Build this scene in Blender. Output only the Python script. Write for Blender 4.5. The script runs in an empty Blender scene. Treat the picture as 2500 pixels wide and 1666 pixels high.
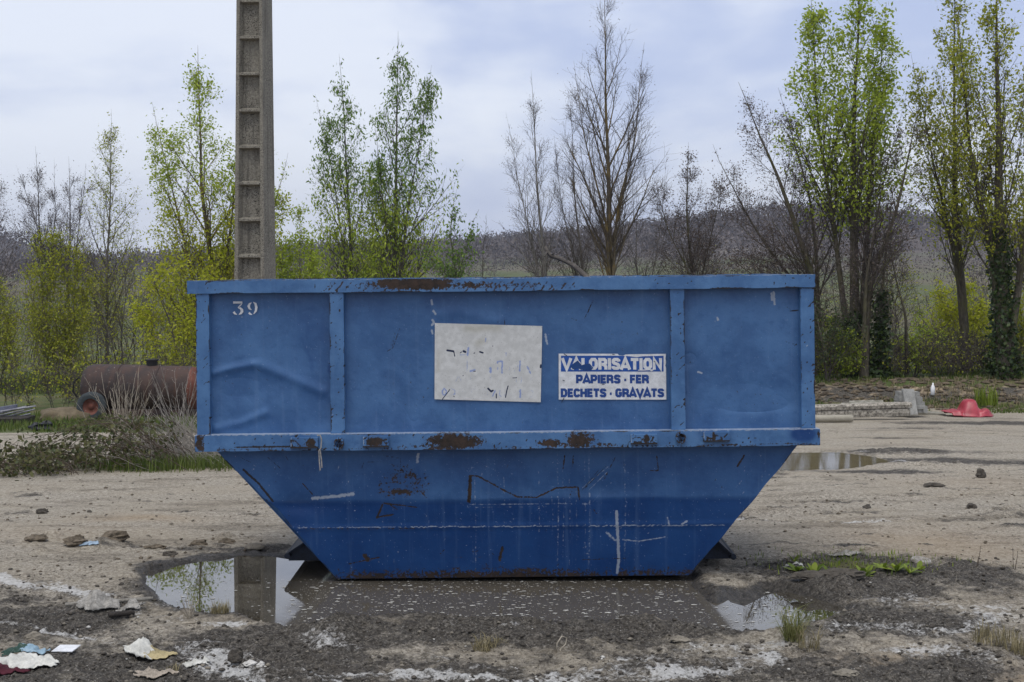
import bpy, math, random
import numpy as np
from math import radians, sin, cos, pi

# ---------------------------------------------------------------- camera, sky, sun, exposure
HAZE = True
F, H, HOR, CX, K = 3333.0, 1.994, 664.0, 1250.0, 1.0625   # focal length in photo pixels, eye height, horizon row
scene = bpy.context.scene
COL = scene.collection
cam_data = bpy.data.cameras.new('camera')
cam = bpy.data.objects.new('camera', cam_data); COL.objects.link(cam)
cam.location = (0, 0, H); cam.rotation_euler = (radians(90), 0, 0)
cam_data.sensor_width = 36; cam_data.lens = 36 * F / 2500
cam_data.shift_y = -(833 - HOR) / 2500
cam_data.clip_start = 0.05; cam_data.clip_end = 20000
scene.camera = cam

SUN_EL, SUN_AZ = radians(70), radians(200)      # azimuth from +Y, clockwise: high behind cloud, over the camera's left shoulder
world = bpy.data.worlds.new('World'); scene.world = world; world.use_nodes = True
sun_data = bpy.data.lights.new('sun', 'SUN'); sun_data.energy = 1.5; sun_data.angle = radians(40); sun_data.color = (1, 0.95, 0.87)
sun = bpy.data.objects.new('sun', sun_data); COL.objects.link(sun)
sun.rotation_euler = (radians(90) - SUN_EL, 0, pi - SUN_AZ)
scene.view_settings.view_transform = 'Standard'; scene.view_settings.look = 'None'
scene.view_settings.exposure = 0.58; scene.view_settings.gamma = 1.0
scene.view_settings.use_curve_mapping = False
scene.render.engine = 'CYCLES'
scene.cycles.use_denoising = True
scene.cycles.max_bounces = 6; scene.cycles.transparent_max_bounces = 8
scene.cycles.volume_bounces = 0

# ---------------------------------------------------------------- node helper
def N(nt, typ, props=None, out=0, **ins):
    n = nt.nodes.new('ShaderNode' + typ)
    for k, v in (props or {}).items(): setattr(n, k, v)
    for k, v in ins.items():
        key = int(k[1:]) if k[0] == 'i' and k[1:].isdigit() else k.replace('_', ' ')
        s = n.inputs[key]
        if isinstance(v, bpy.types.NodeSocket): nt.links.new(v, s)
        else: s.default_value = v
    return n.outputs[out]
def mixc(nt, f, a, b, blend='MIX'):
    n = nt.nodes.new('ShaderNodeMix'); n.data_type = 'RGBA'; n.blend_type = blend
    for idx, v in ((0, f), (6, a), (7, b)):
        if isinstance(v, bpy.types.NodeSocket): nt.links.new(v, n.inputs[idx])
        else: n.inputs[idx].default_value = (v if idx == 0 else (*v, 1) if len(v) == 3 else v)
    return n.outputs[2]
def mth(nt, op, a, b=0.0, clamp=False):
    return N(nt, 'Math', {'operation': op, 'use_clamp': clamp}, i0=a, i1=b)
def ramp(nt, f, lo, hi):          # smooth 0..1 between lo and hi
    return N(nt, 'MapRange', {'interpolation_type': 'SMOOTHSTEP'}, i0=f, i1=lo, i2=hi, i3=0.0, i4=1.0)
def noise(nt, vec, scale, detail=4, rough=0.55, out=0, dist=0.0):
    return N(nt, 'TexNoise', None, out, Vector=vec, Scale=scale, Detail=detail, Roughness=rough, Distortion=dist)

# sky: thin blue showing through a lavender-grey, uneven cloud cover all the way round
wn = world.node_tree; wn.nodes.clear()
tc = N(wn, 'TexCoord', None, 0)
sky = N(wn, 'TexSky', {'sky_type': 'NISHITA', 'sun_disc': False, 'sun_elevation': SUN_EL, 'sun_rotation': SUN_AZ, 'air_density': 1.0, 'dust_density': 2.0})
sky_s = mixc(wn, 1.0, sky, (0.10, 0.10, 0.10), 'MULTIPLY')
mp = N(wn, 'Mapping', None, Vector=tc, Scale=(1.0, 1.0, 2.6), Location=(3.1, 1.3, 0.9))
c1 = noise(wn, mp, 2.6, 6, 0.5, dist=0.35)
c2 = noise(wn, mp, 7.0, 6, 0.55, dist=0.2)
cl = mth(wn, 'ADD', mth(wn, 'MULTIPLY', c1, 0.72), mth(wn, 'MULTIPLY', c2, 0.28))
f1 = ramp(wn, cl, 0.41, 0.58)
sep = N(wn, 'SeparateXYZ', None, 2, Vector=tc)
low = ramp(wn, sep, 0.20, -0.02)            # overcast skies are paler near the horizon
f2 = mth(wn, 'ADD', mth(wn, 'MULTIPLY', f1, 0.85), mth(wn, 'MULTIPLY', low, 0.35), True)
cloud = mixc(wn, f2, (0.36, 0.42, 0.60), (0.665, 0.695, 0.755))
skyc = mixc(wn, 0.88, sky_s, cloud)
bg = N(wn, 'Background', None, 0, Color=skyc, Strength=1.0)
wo = wn.nodes.new('ShaderNodeOutputWorld'); wn.links.new(bg, wo.inputs[0])

# ---------------------------------------------------------------- numpy noise
def _h(ix, iy, s):
    n = (ix.astype(np.int64) * 374761393 + iy.astype(np.int64) * 668265263 + s * 1274126177) & 0xffffffff
    n = ((n ^ (n >> 13)) * 1274126177) & 0xffffffff
    return ((n ^ (n >> 16)) & 0xffff) / 65535.0
def vn(x, y, s=0):
    x = np.asarray(x, float); y = np.asarray(y, float)
    ix = np.floor(x); iy = np.floor(y); fx = x - ix; fy = y - iy
    fx = fx * fx * (3 - 2 * fx); fy = fy * fy * (3 - 2 * fy)
    a = _h(ix, iy, s); b = _h(ix + 1, iy, s); c = _h(ix, iy + 1, s); d = _h(ix + 1, iy + 1, s)
    return (a + (b - a) * fx + (c - a) * fy + (a - b - c + d) * fx * fy) * 2 - 1
def fbm(x, y, s=0, o=4, g=0.5):
    r = 0; a = 1.0; t = 0
    for i in range(o):
        r = r + a * vn(x * 2 ** i + 17.3 * i, y * 2 ** i - 9.1 * i, s + i); t += a; a *= g
    return r / t
def sst(e0, e1, x):
    t = np.clip((np.asarray(x, float) - e0) / (e1 - e0), 0, 1); return t * t * (3 - 2 * t)

# ---------------------------------------------------------------- object helpers
def mesh_np(name, V, quads=None, tris=None, smooth=False, attr=None):
    me = bpy.data.meshes.new(name)
    V = np.asarray(V, np.float32).reshape(-1, 3)
    q = np.zeros((0, 4), np.int32) if quads is None else np.asarray(quads, np.int32).reshape(-1, 4)
    t = np.zeros((0, 3), np.int32) if tris is None else np.asarray(tris, np.int32).reshape(-1, 3)
    me.vertices.add(len(V)); me.vertices.foreach_set('co', V.ravel())
    nl = q.size + t.size
    me.loops.add(nl); me.loops.foreach_set('vertex_index', np.concatenate([q.ravel(), t.ravel()]))
    me.polygons.add(len(q) + len(t))
    ls = np.concatenate([np.arange(len(q)) * 4, q.size + np.arange(len(t)) * 3]).astype(np.int32)
    me.polygons.foreach_set('loop_start', ls)
    if smooth: me.polygons.foreach_set('use_smooth', np.ones(len(ls), bool))
    for an, av in (attr or {}).items():
        a = me.attributes.new(an, 'FLOAT_COLOR', 'POINT'); a.data.foreach_set('color', np.asarray(av, np.float32).ravel())
    me.update(calc_edges=True); me.validate()
    return me
def obj(name, me, m=None, parent=None, loc=None, rot=None):
    o = bpy.data.objects.new(name, me); COL.objects.link(o)
    if m is not None and me is not None and not me.materials: me.materials.append(m)
    if parent is not None: o.parent = parent
    if loc is not None: o.location = loc
    if rot is not None: o.rotation_euler = rot
    return o
def tag(o, label, cat, group=None):
    o['label'] = label; o['category'] = cat
    if group: o['group'] = group
    return o
def thing(name, label, cat, loc=(0, 0, 0), rot=(0, 0, 0), group=None):
    return tag(obj(name, None, None, None, loc, rot), label, cat, group)
def kind(o, k): o['kind'] = k; return o

class MB:                       # collects verts and faces of one mesh
    def __init__(s): s.v = []; s.f = []
    def box(s, x0, x1, y0, y1, z0, z1):
        b = len(s.v)
        s.v += [(x, y, z) for z in (z0, z1) for y in (y0, y1) for x in (x0, x1)]
        s.f += [tuple(b + i for i in q) for q in ((0, 2, 3, 1), (4, 5, 7, 6), (0, 1, 5, 4), (2, 6, 7, 3), (0, 4, 6, 2), (1, 3, 7, 5))]
        return s
    def prism(s, poly, y0, y1):  # poly in (x, z), extruded along y
        b = len(s.v); n = len(poly)
        s.v += [(x, y0, z) for x, z in poly] + [(x, y1, z) for x, z in poly]
        s.f += [tuple(b + i for i in range(n)), tuple(b + n + i for i in reversed(range(n)))]
        s.f += [(b + i, b + n + i, b + n + (i + 1) % n, b + (i + 1) % n) for i in range(n)]
        return s
    def flat(s, poly, y):
        b = len(s.v); s.v += [(x, y, z) for x, z in poly]; s.f.append(tuple(b + i for i in range(len(poly)))); return s
    def tube(s, pts, rad, k=8, caps=True):
        pts = np.asarray(pts, float); n = len(pts); rad = np.broadcast_to(np.asarray(rad, float), (n,))
        T = np.gradient(pts, axis=0); T /= np.linalg.norm(T, axis=1)[:, None] + 1e-9
        ref = np.array([0.31, 0.22, 0.93]) if abs(T[0] @ np.array([0.31, 0.22, 0.93])) < 0.9 else np.array([0.9, -0.4, 0.1])
        b = len(s.v)
        for p, t, r in zip(pts, T, rad):
            a = np.cross(t, ref); a /= np.linalg.norm(a); c = np.cross(t, a)
            s.v += [tuple(p + r * (cos(2 * pi * j / k) * a + sin(2 * pi * j / k) * c)) for j in range(k)]
        for i in range(n - 1):
            s.f += [(b + i * k + j, b + i * k + (j + 1) % k, b + (i + 1) * k + (j + 1) % k, b + (i + 1) * k + j) for j in range(k)]
        if caps:
            s.f += [tuple(b + j for j in reversed(range(k))), tuple(b + (n - 1) * k + j for j in range(k))]
        return s
    def lathe(s, prof, k=20, axis='x'):  # prof: (along, radius)
        b = len(s.v)
        for a, r in prof:
            for j in range(k):
                c, d = r * cos(2 * pi * j / k), r * sin(2 * pi * j / k)
                s.v.append((a, c, d) if axis == 'x' else (c, a, d) if axis == 'y' else (c, d, a))
        for i in range(len(prof) - 1):
            s.f += [(b + i * k + j, b + i * k + (j + 1) % k, b + (i + 1) * k + (j + 1) % k, b + (i + 1) * k + j) for j in range(k)]
        return s
    def blob(s, c, r, seed=0, rough=0.35, n=2, flat=1.0):   # lumpy rock-like body from a subdivided octahedron
        rng = np.random.default_rng(seed)
        V = [(1, 0, 0), (-1, 0, 0), (0, 1, 0), (0, -1, 0), (0, 0, 1), (0, 0, -1)]
        Fc = [(0, 2, 4), (2, 1, 4), (1, 3, 4), (3, 0, 4), (2, 0, 5), (1, 2, 5), (3, 1, 5), (0, 3, 5)]
        V = [np.array(v, float) for v in V]
        for _ in range(n):
            mid = {}; F2 = []
            def m(a, b_):
                key = (min(a, b_), max(a, b_))
                if key not in mid:
                    p = V[a] + V[b_]; V.append(p / np.linalg.norm(p)); mid[key] = len(V) - 1
                return mid[key]
            for a, b_, c_ in Fc:
                x, y, z = m(a, b_), m(b_, c_), m(c_, a); F2 += [(a, x, z), (b_, y, x), (c_, z, y), (x, y, z)]
            Fc = F2
        b = len(s.v); r = np.broadcast_to(np.asarray(r, float), (3,)); ph = rng.random(6) * 9
        for v in V:
            d = 1 + rough * (0.5 * vn(v[0] * 2 + ph[0], v[1] * 2 + v[2] * 1.3 + ph[1], seed) + 0.5 * vn(v[2] * 4 + ph[2], v[0] * 4 - v[1] * 3 + ph[3], seed + 5))
            p = v * r * d
            if p[2] < 0: p[2] *= flat
            s.v.append(tuple(np.asarray(c) + p))
        s.f += [tuple(b + i for i in f) for f in Fc]
        return s
    def mesh(s, name, smooth=False):
        me = bpy.data.meshes.new(name); me.from_pydata([tuple(map(float, v)) for v in s.v], [], s.f); me.update()
        if smooth: me.polygons.foreach_set('use_smooth', np.ones(len(me.polygons), bool))
        return me
    def build(s, name, m, parent=None, loc=None, rot=None, smooth=False):
        return obj(name, s.mesh(name, smooth), m, parent, loc, rot)

def ribbon(pts, wid):           # thick 2D polyline with mitred joints -> list of quads in 2D
    pts = [np.array(p, float) for p in pts]; closed = np.allclose(pts[0], pts[-1])
    if closed: pts = pts[:-1]
    n = len(pts); wid = np.broadcast_to(np.asarray(wid, float), (n,)); Lp, Rp = [], []
    for i, p in enumerate(pts):
        a = pts[i - 1] if (i > 0 or closed) else None; b = pts[(i + 1) % n] if (i < n - 1 or closed) else None
        d0 = (p - a) / np.linalg.norm(p - a) if a is not None else None
        d1 = (b - p) / np.linalg.norm(b - p) if b is not None else None
        d0 = d1 if d0 is None else d0; d1 = d0 if d1 is None else d1
        t = d0 + d1; t /= np.linalg.norm(t) + 1e-9; nrm = np.array([-t[1], t[0]])
        k = 1 / max(0.45, abs(nrm @ np.array([-d0[1], d0[0]])))
        Lp.append(p + nrm * wid[i] / 2 * k); Rp.append(p - nrm * wid[i] / 2 * k)
    m = n if closed else n - 1
    return [(Lp[i], Rp[i], Rp[(i + 1) % n], Lp[(i + 1) % n]) for i in range(m)]

# ---------------------------------------------------------------- materials
def material(name):
    m = bpy.data.materials.new(name); m.use_nodes = True; nt = m.node_tree; nt.nodes.clear()
    out = nt.nodes.new('ShaderNodeOutputMaterial')
    return m, nt, out
def bsdf(nt, out, **k):
    s = N(nt, 'BsdfPrincipled', None, 0, **k); nt.links.new(s, out.inputs[0]); return s
def bump(nt, h, strength=0.3, dist=0.01):
    return N(nt, 'Bump', None, 0, Height=h, Strength=strength, Distance=dist)
MATS = {}
def plain(name, col, rough=0.7, var=0.25, scale=8.0, bmp=0.15, metal=0.0, spec=0.3, coord=0, dark=None):
    """a base colour broken up by two noises towards a darker/dirtier tone"""
    if name in MATS: return MATS[name]
    m, nt, out = material(name)
    v = N(nt, 'TexCoord', None, 3)
    a = noise(nt, v, scale, 6, 0.6); b = noise(nt, v, scale * 7, 5, 0.6)
    dk = dark or tuple(c * (1 - var * 1.8) if var < 0.5 else c * 0.2 for c in col)
    f = ramp(nt, mth(nt, 'ADD', mth(nt, 'MULTIPLY', a, 0.6), mth(nt, 'MULTIPLY', b, 0.4)), 0.35, 0.65)
    c = mixc(nt, f, dk, col)
    bsdf(nt, out, Base_Color=c, Roughness=rough, Metallic=metal, Specular_IOR_Level=spec, Normal=bump(nt, b, bmp, 0.02))
    MATS[name] = m; return m
def leafmat(name, cA, cB, transl=0.45, rough=0.5):
    if name in MATS: return MATS[name]
    m, nt, out = material(name)
    at_ = N(nt, 'Attribute', {'attribute_name': 'c'}, 0); f = N(nt, 'SeparateXYZ', None, 0, Vector=at_)
    c = mixc(nt, f, cA, cB)
    p = N(nt, 'BsdfPrincipled', None, 0, Base_Color=c, Roughness=rough, Specular_IOR_Level=0.25)
    t = N(nt, 'BsdfTranslucent', None, 0, Color=c)
    mx = N(nt, 'MixShader', None, 0, i0=transl, i1=p, i2=t); nt.links.new(mx, out.inputs[0])
    MATS[name] = m; return m

# ---------------------------------------------------------------- terrain heights
def base_z(y, x=0.0):
    y = np.asarray(y, float)
    z = np.interp(y, [-100, 9.0, 11, 26, 40, 60, 5000], [0, 0, -0.06, -0.78, -1.06, -1.2, -1.3])
    return z
def bank(x, y):                 # low earth bank at the edge of the yard, right of and behind the skip
    e = 27.3 + 0.5 * vn(x * 0.35, 3.0, 7)
    return 0.50 * sst(e, e + 2.3, y) * (1 - 0.8 * sst(34, 42, y)) * sst(-1.0, 4.0, x) * (1 + 0.12 * sst(8, 11, x))
def gw(dx, dy):                 # display pixel on the ground -> world x, y, z (smooth ground)
    py = dy * K; lo, hi = 2.0, 400.0
    for _ in range(50):
        D = (lo + hi) / 2
        if HOR + F * (H - float(base_z(D))) / D > py: lo = D
        else: hi = D
    return (dx * K - CX) / F * D, D, float(base_z(D))
def at(dx, dy, D):              # display pixel at depth D -> world point
    return ((dx * K - CX) / F * D, D, H - (dy * K - HOR) / F * D)
def seg_dist(X, Y, pts):
    d = np.full(X.shape, 1e9)
    for (ax, ay), (bx, by) in zip(pts[:-1], pts[1:]):
        vx, vy = bx - ax, by - ay; l2 = vx * vx + vy * vy + 1e-12
        t = np.clip(((X - ax) * vx + (Y - ay) * vy) / l2, 0, 1)
        d = np.minimum(d, np.hypot(X - ax - t * vx, Y - ay - t * vy))
    return d
def poly_sd(X, Y, pts):         # signed distance to a polygon, negative inside
    d = seg_dist(X, Y, pts + pts[:1]); ins = np.zeros(X.shape, bool)
    for (ax, ay), (bx, by) in zip(pts, pts[1:] + pts[:1]):
        c = (ay > Y) != (by > Y)
        ins ^= c & (X < (bx - ax) * (Y - ay) / (by - ay + 1e-12) + ax)
    return np.where(ins, -d, d)
PUD1 = [gw(*p)[:2] for p in [(345, 1330), (352, 1308), (420, 1291), (560, 1276), (650, 1281), (700, 1288), (800, 1288), (1200, 1290), (1580, 1318),
        (1600, 1348), (1618, 1372), (1650, 1380), (1700, 1358), (1765, 1343), (1860, 1362), (1930, 1390), (1870, 1422), (1780, 1446), (1660, 1442), (1500, 1416),
        (1300, 1422), (1100, 1418), (900, 1408), (780, 1416), (700, 1436), (640, 1432), (560, 1408), (440, 1392), (380, 1372)]]
PUD2 = [gw(*p)[:2] for p in [(1700, 1062), (1800, 1047), (1920, 1046), (1990, 1052), (2035, 1060), (1980, 1069), (1900, 1076), (1780, 1080), (1690, 1076)]]
LV1, LV2 = -0.030, None
LV2 = float(base_z(np.mean([p[1] for p in PUD2]))) - 0.03

def ground_fields(X, Y):
    """height and the four surface masks (mud, lime, tan, grass) of the yard"""
    wx = X + 0.10 * fbm(X * 2.2, Y * 1.1, 3, 4) + 0.03 * fbm(X * 9, Y * 6, 4, 3)
    wy = Y + 0.18 * fbm(X * 2.0, Y * 1.6, 5, 4) + 0.05 * fbm(X * 8, Y * 7, 6, 3)
    mud = np.zeros(X.shape); lime = np.zeros(X.shape); tan = np.zeros(X.shape); grs = np.zeros(X.shape)
    def ell(dx, dy, rx, ry):
        cx, cy, _ = gw(dx, dy); a = rx * K * cy / F; b = (gw(dx, dy - ry)[1] - gw(dx, dy + ry)[1]) / 2
        return np.exp(-(((wx - cx) / a) ** 2 + ((wy - cy) / b) ** 2))
    def line(pts, w):
        P = [gw(*p)[:2] for p in pts]; return np.exp(-(seg_dist(wx, wy, P) / w) ** 2)
    # dark wet mud near the puddle and across the foreground
    for e in [(760, 1345, 520, 62, 1.0), (1250, 1400, 700, 48, 1.1), (1950, 1315, 300, 42, 1.0), (1960, 1360, 300, 45, 0.9), (2250, 1330, 190, 60, .75),
              (150, 1430, 330, 55, .95), (120, 1530, 420, 52, .9), (420, 1470, 260, 45, .85), (850, 1470, 260, 40, .9), (1250, 1470, 350, 42, .8),
              (1600, 1480, 330, 40, .7), (2100, 1440, 330, 60, .75), (2200, 1530, 260, 40, .6), (1930, 1555, 200, 30, .7), (900, 1530, 260, 20, .4),
              (560, 1265, 220, 16, .6), (2150, 1062, 260, 12, .95), (1950, 1084, 240, 8, .85), (2080, 1040, 240, 9, .8), (2300, 1190, 150, 14, .55), (2250, 972, 260, 6, .9),
              (2080, 985, 160, 4, .55), (2000, 1005, 200, 4, .4), (230, 1262, 120, 12, .45), (1800, 1240, 130, 14, .35)]:
        mud = np.maximum(mud, e[4] * ell(*e[:4]))
    for p, w, a in [([(1720, 1190), (1900, 1205), (2100, 1202), (2353, 1188)], 0.06, .6), ([(1750, 1130), (2000, 1110), (2353, 1080)], 0.10, .45),
                    ([(0, 1255), (200, 1250), (420, 1262)], 0.10, .5)]:
        mud = np.maximum(mud, a * line(p, w))
    for e in [(1250, 1452, 760, 34, 1.15), (900, 1440, 300, 26, 1.0), (1650, 1455, 260, 26, .9)]: mud = np.maximum(mud, e[4] * ell(*e[:4]))
    rg = random.Random(8)
    for _ in range(46):          # scuffed-up streaks of darker soil across the dry yard
        dx_, dy_ = rg.uniform(1750, 2450), rg.choice([rg.uniform(985, 1110), rg.uniform(1110, 1270)]); mud = np.maximum(mud, rg.uniform(.35, .75) * ell(dx_, dy_, rg.uniform(25, 120), rg.uniform(2.0, 6.0) * (dy_ / 1100) ** 3))
    for _ in range(30):
        dx_, dy_ = rg.uniform(-60, 620), rg.uniform(1120, 1275); mud = np.maximum(mud, rg.uniform(.3, .65) * ell(dx_, dy_, rg.uniform(15, 70), rg.uniform(2.0, 6.0)))
    fg = sst(8.0, 7.2, Y + .5 * fbm(X * .8, Y * .8, 22, 3)) * (.62 + .5 * fbm(X * 1.1, Y * 1.4, 23, 4)); mud = np.maximum(mud, fg)
    mud = np.maximum(mud, .45 * sst(10.0, 8.6, Y) * (.7 + .8 * fbm(X * 1.3, Y * 1.8, 24, 4)) * sst(1.2, 1.9, np.abs(X)))
    mud *= 0.86 + 0.55 * fbm(X * 1.7, Y * 1.3, 21, 4)
    for p, w, a in [([(-80, 1322), (60, 1335), (150, 1352), (225, 1372)], .10, 1.1), ([(-60, 1435), (80, 1450), (190, 1462)], .05, .9), ([(180, 1462), (330, 1500), (420, 1530)], .05, .5),
                    ([(300, 1410), (400, 1428), (540, 1440)], .10, .8), ([(440, 1490), (510, 1520), (600, 1562)], .13, 1.05), ([(700, 1552), (900, 1560), (1150, 1558), (1400, 1566)], .05, 1.0),
                    ([(1250, 1568), (1500, 1548), (1750, 1520)], .16, 1.0), ([(1400, 1530), (1600, 1500), (1800, 1490)], .12, .7), ([(1900, 1400), (2100, 1385), (2300, 1400)], .22, .55),
                    ([(1950, 1440), (2150, 1455), (2353, 1430)], .12, .55), ([(1690, 1190), (1850, 1203), (1960, 1206), (2060, 1198)], .10, .7), ([(1900, 1060), (2060, 1058), (2140, 1066)], .07, .8),
                    ([(1800, 1040), (1980, 1043)], .08, .6), ([(1000, 1445), (1200, 1440)], .08, .45), ([(720, 1470), (800, 1480)], .10, .6), ([(1000, 1520), (1200, 1530)], .10, .4), ([(600, 1560), (760, 1566)], .06, .8)]:
        lime = np.maximum(lime, a * line(p, w))
    lime = np.maximum(lime, 0.75 * ell(2150, 1500, 160, 20)); lime = np.maximum(lime, 0.55 * ell(2300, 1420, 120, 20)); lime = np.maximum(lime, .45 * ell(330, 1395, 220, 14))
    lime *= 0.75 + 0.7 * fbm(X * 5, Y * 4, 31, 4)
    for e in [(330, 1195, 130, 10, .7), (2150, 1250, 260, 40, .55), (2120, 1535, 220, 25, .9), (2330, 1560, 80, 20, .8), (700, 1555, 160, 14, .5), (150, 1230, 220, 20, .3), (2250, 1110, 200, 20, .3)]:
        tan = np.maximum(tan, e[4] * ell(*e[:4]))
    # grass: strip on the left, the bank on the right and everything past the yard
    edgeL = 21.6 + 0.5 * fbm(X * 0.5, Y * 0, 41, 3)
    gl = sst(edgeL, edgeL + 0.5, wy) * sst(-1.8, -3.2, wx)
    br = bank(X, Y) / 0.5
    gr = (sst(0.03, 0.12, br) * (0.75 - 0.55 * sst(0.15, 0.35, br) + 0.75 * sst(0.72, 0.95, br))) * sst(0.0, 2.0, wx)
    grs = np.maximum(gl, gr); grs = np.maximum(grs, sst(33, 36, Y))
    grs = np.maximum(grs, 0.95 * ell(330, 1065, 190, 20)); grs = np.maximum(grs, 0.8 * ell(1960, 1303, 130, 17))
    soil = sst(0.10, 0.3, br) * (1 - sst(0.75, 0.95, br)); mud = np.maximum(mud, soil * (.62 + .5 * fbm(X * 2.5, Y * 3.5, 44, 4))); tan = np.maximum(tan, soil)
    # ---- height
    z = base_z(Y) + bank(X, Y)
    near = sst(30, 14, Y)
    z = z + near * (0.020 * fbm(X * 0.7, Y * 0.7, 51, 3) + 0.008 * fbm(X * 3, Y * 3, 52, 3) + 0.0035 * fbm(X * 11, Y * 11, 55, 3))
    clod = np.clip(fbm(X * 9, Y * 9, 53, 4) * 1.6, -0.4, 1) * 0.026 + np.abs(fbm(X * 20, Y * 20, 54, 3)) * 0.030
    rough = np.clip(.12 + mud * 1.1, 0, 1) * sst(22, 12, Y); z = z + np.clip(mud * 1.2, 0, 1) * sst(25.5, 27.5, Y) * .06 * fbm(X * 3, Y * 3, 56, 4)
    z = z + rough * clod
    # ploughed-up lumps on the left and ruts on the right
    for dx, dy, rx, ry, h in [(245, 1262, 40, 9, .05), (180, 1265, 30, 8, .035), (85, 1242, 30, 6, .05), (130, 1240, 26, 5, .03), (520, 1238, 20, 4, .04), (100, 1277, 26, 6, .04),
                              (780, 1448, 34, 20, .055), (740, 1462, 40, 12, .05), (1930, 1348, 55, 12, .05), (1870, 1342, 30, 10, .03), (1330, 1478, 110, 14, .05), (1840, 1470, 40, 14, .04),
                              (2060, 1042, 120, 6, .06), (2150, 1072, 150, 6, .05), (2320, 1182, 70, 8, .06), (1160, 1478, 60, 8, .03), (230, 1395, 40, 14, .05)]:
        z = z + h * ell(dx, dy, rx, ry) * (1 + 0.6 * fbm(X * 14, Y * 14, 61, 3))
    rut = line([(1690, 1190), (1900, 1203), (2100, 1202), (2500, 1186)], .05); z = z - 0.022 * rut
    trk = line([(1860, 1141), (2100, 1140), (2500, 1128)], .22); z = z + 0.013 * trk * sst(-.1, .4, np.sin((X * 1.0 + np.abs(((Y * 2.3) % 1) - .5) * .7) * 2 * pi / 0.16))
    trk2 = line([(1650, 1170), (1860, 1180), (1960, 1172)], .16); z = z + 0.011 * trk2 * np.sin((X - Y * 0.8) * 2 * pi / 0.13)
    # puddles
    sx, sy = X + 0.04 * fbm(X * 6, Y * 5, 71, 4), Y + 0.07 * fbm(X * 5, Y * 5, 72, 4)
    s1 = poly_sd(sx, sy, PUD1); s2 = poly_sd(sx, sy, PUD2)
    calm = sst(0.10, -0.05, s1)
    z = z * (1 - calm) + calm * (-0.065 + 0.02 * fbm(X * 3, Y * 3, 73, 2))
    z = z + 0.012 * np.exp(-((s1 - 0.14) / 0.08) ** 2) * sst(9.8, 9.2, Y)
    c2 = sst(0.2, -0.1, s2); z = z - c2 * 0.085
    wn_ = np.clip(.16 + .22 * fbm(X * 2.6, Y * 2.6, 77, 4), .03, .5)
    wet = np.maximum(np.exp(-np.clip(s1, 0, 9) / wn_), 0.8 * np.exp(-np.clip(s2, 0, 9) / 0.2))
    mud = np.maximum(mud, wet)
    lime = lime * (1 - calm)
    # seat for the skip
    inside = ((np.abs(X) < 1.05) & (Y > 8.95) & (Y < 10.3)); z = np.where(inside, np.minimum(z, -0.02), z)
    return z, np.clip(mud, 0, 1), np.clip(lime, 0, 1), np.clip(tan, 0, 1), np.clip(grs, 0, 1), wet
def gz(x, y):
    return float(ground_fields(np.array([float(x)]), np.array([float(y)]))[0][0])

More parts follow.
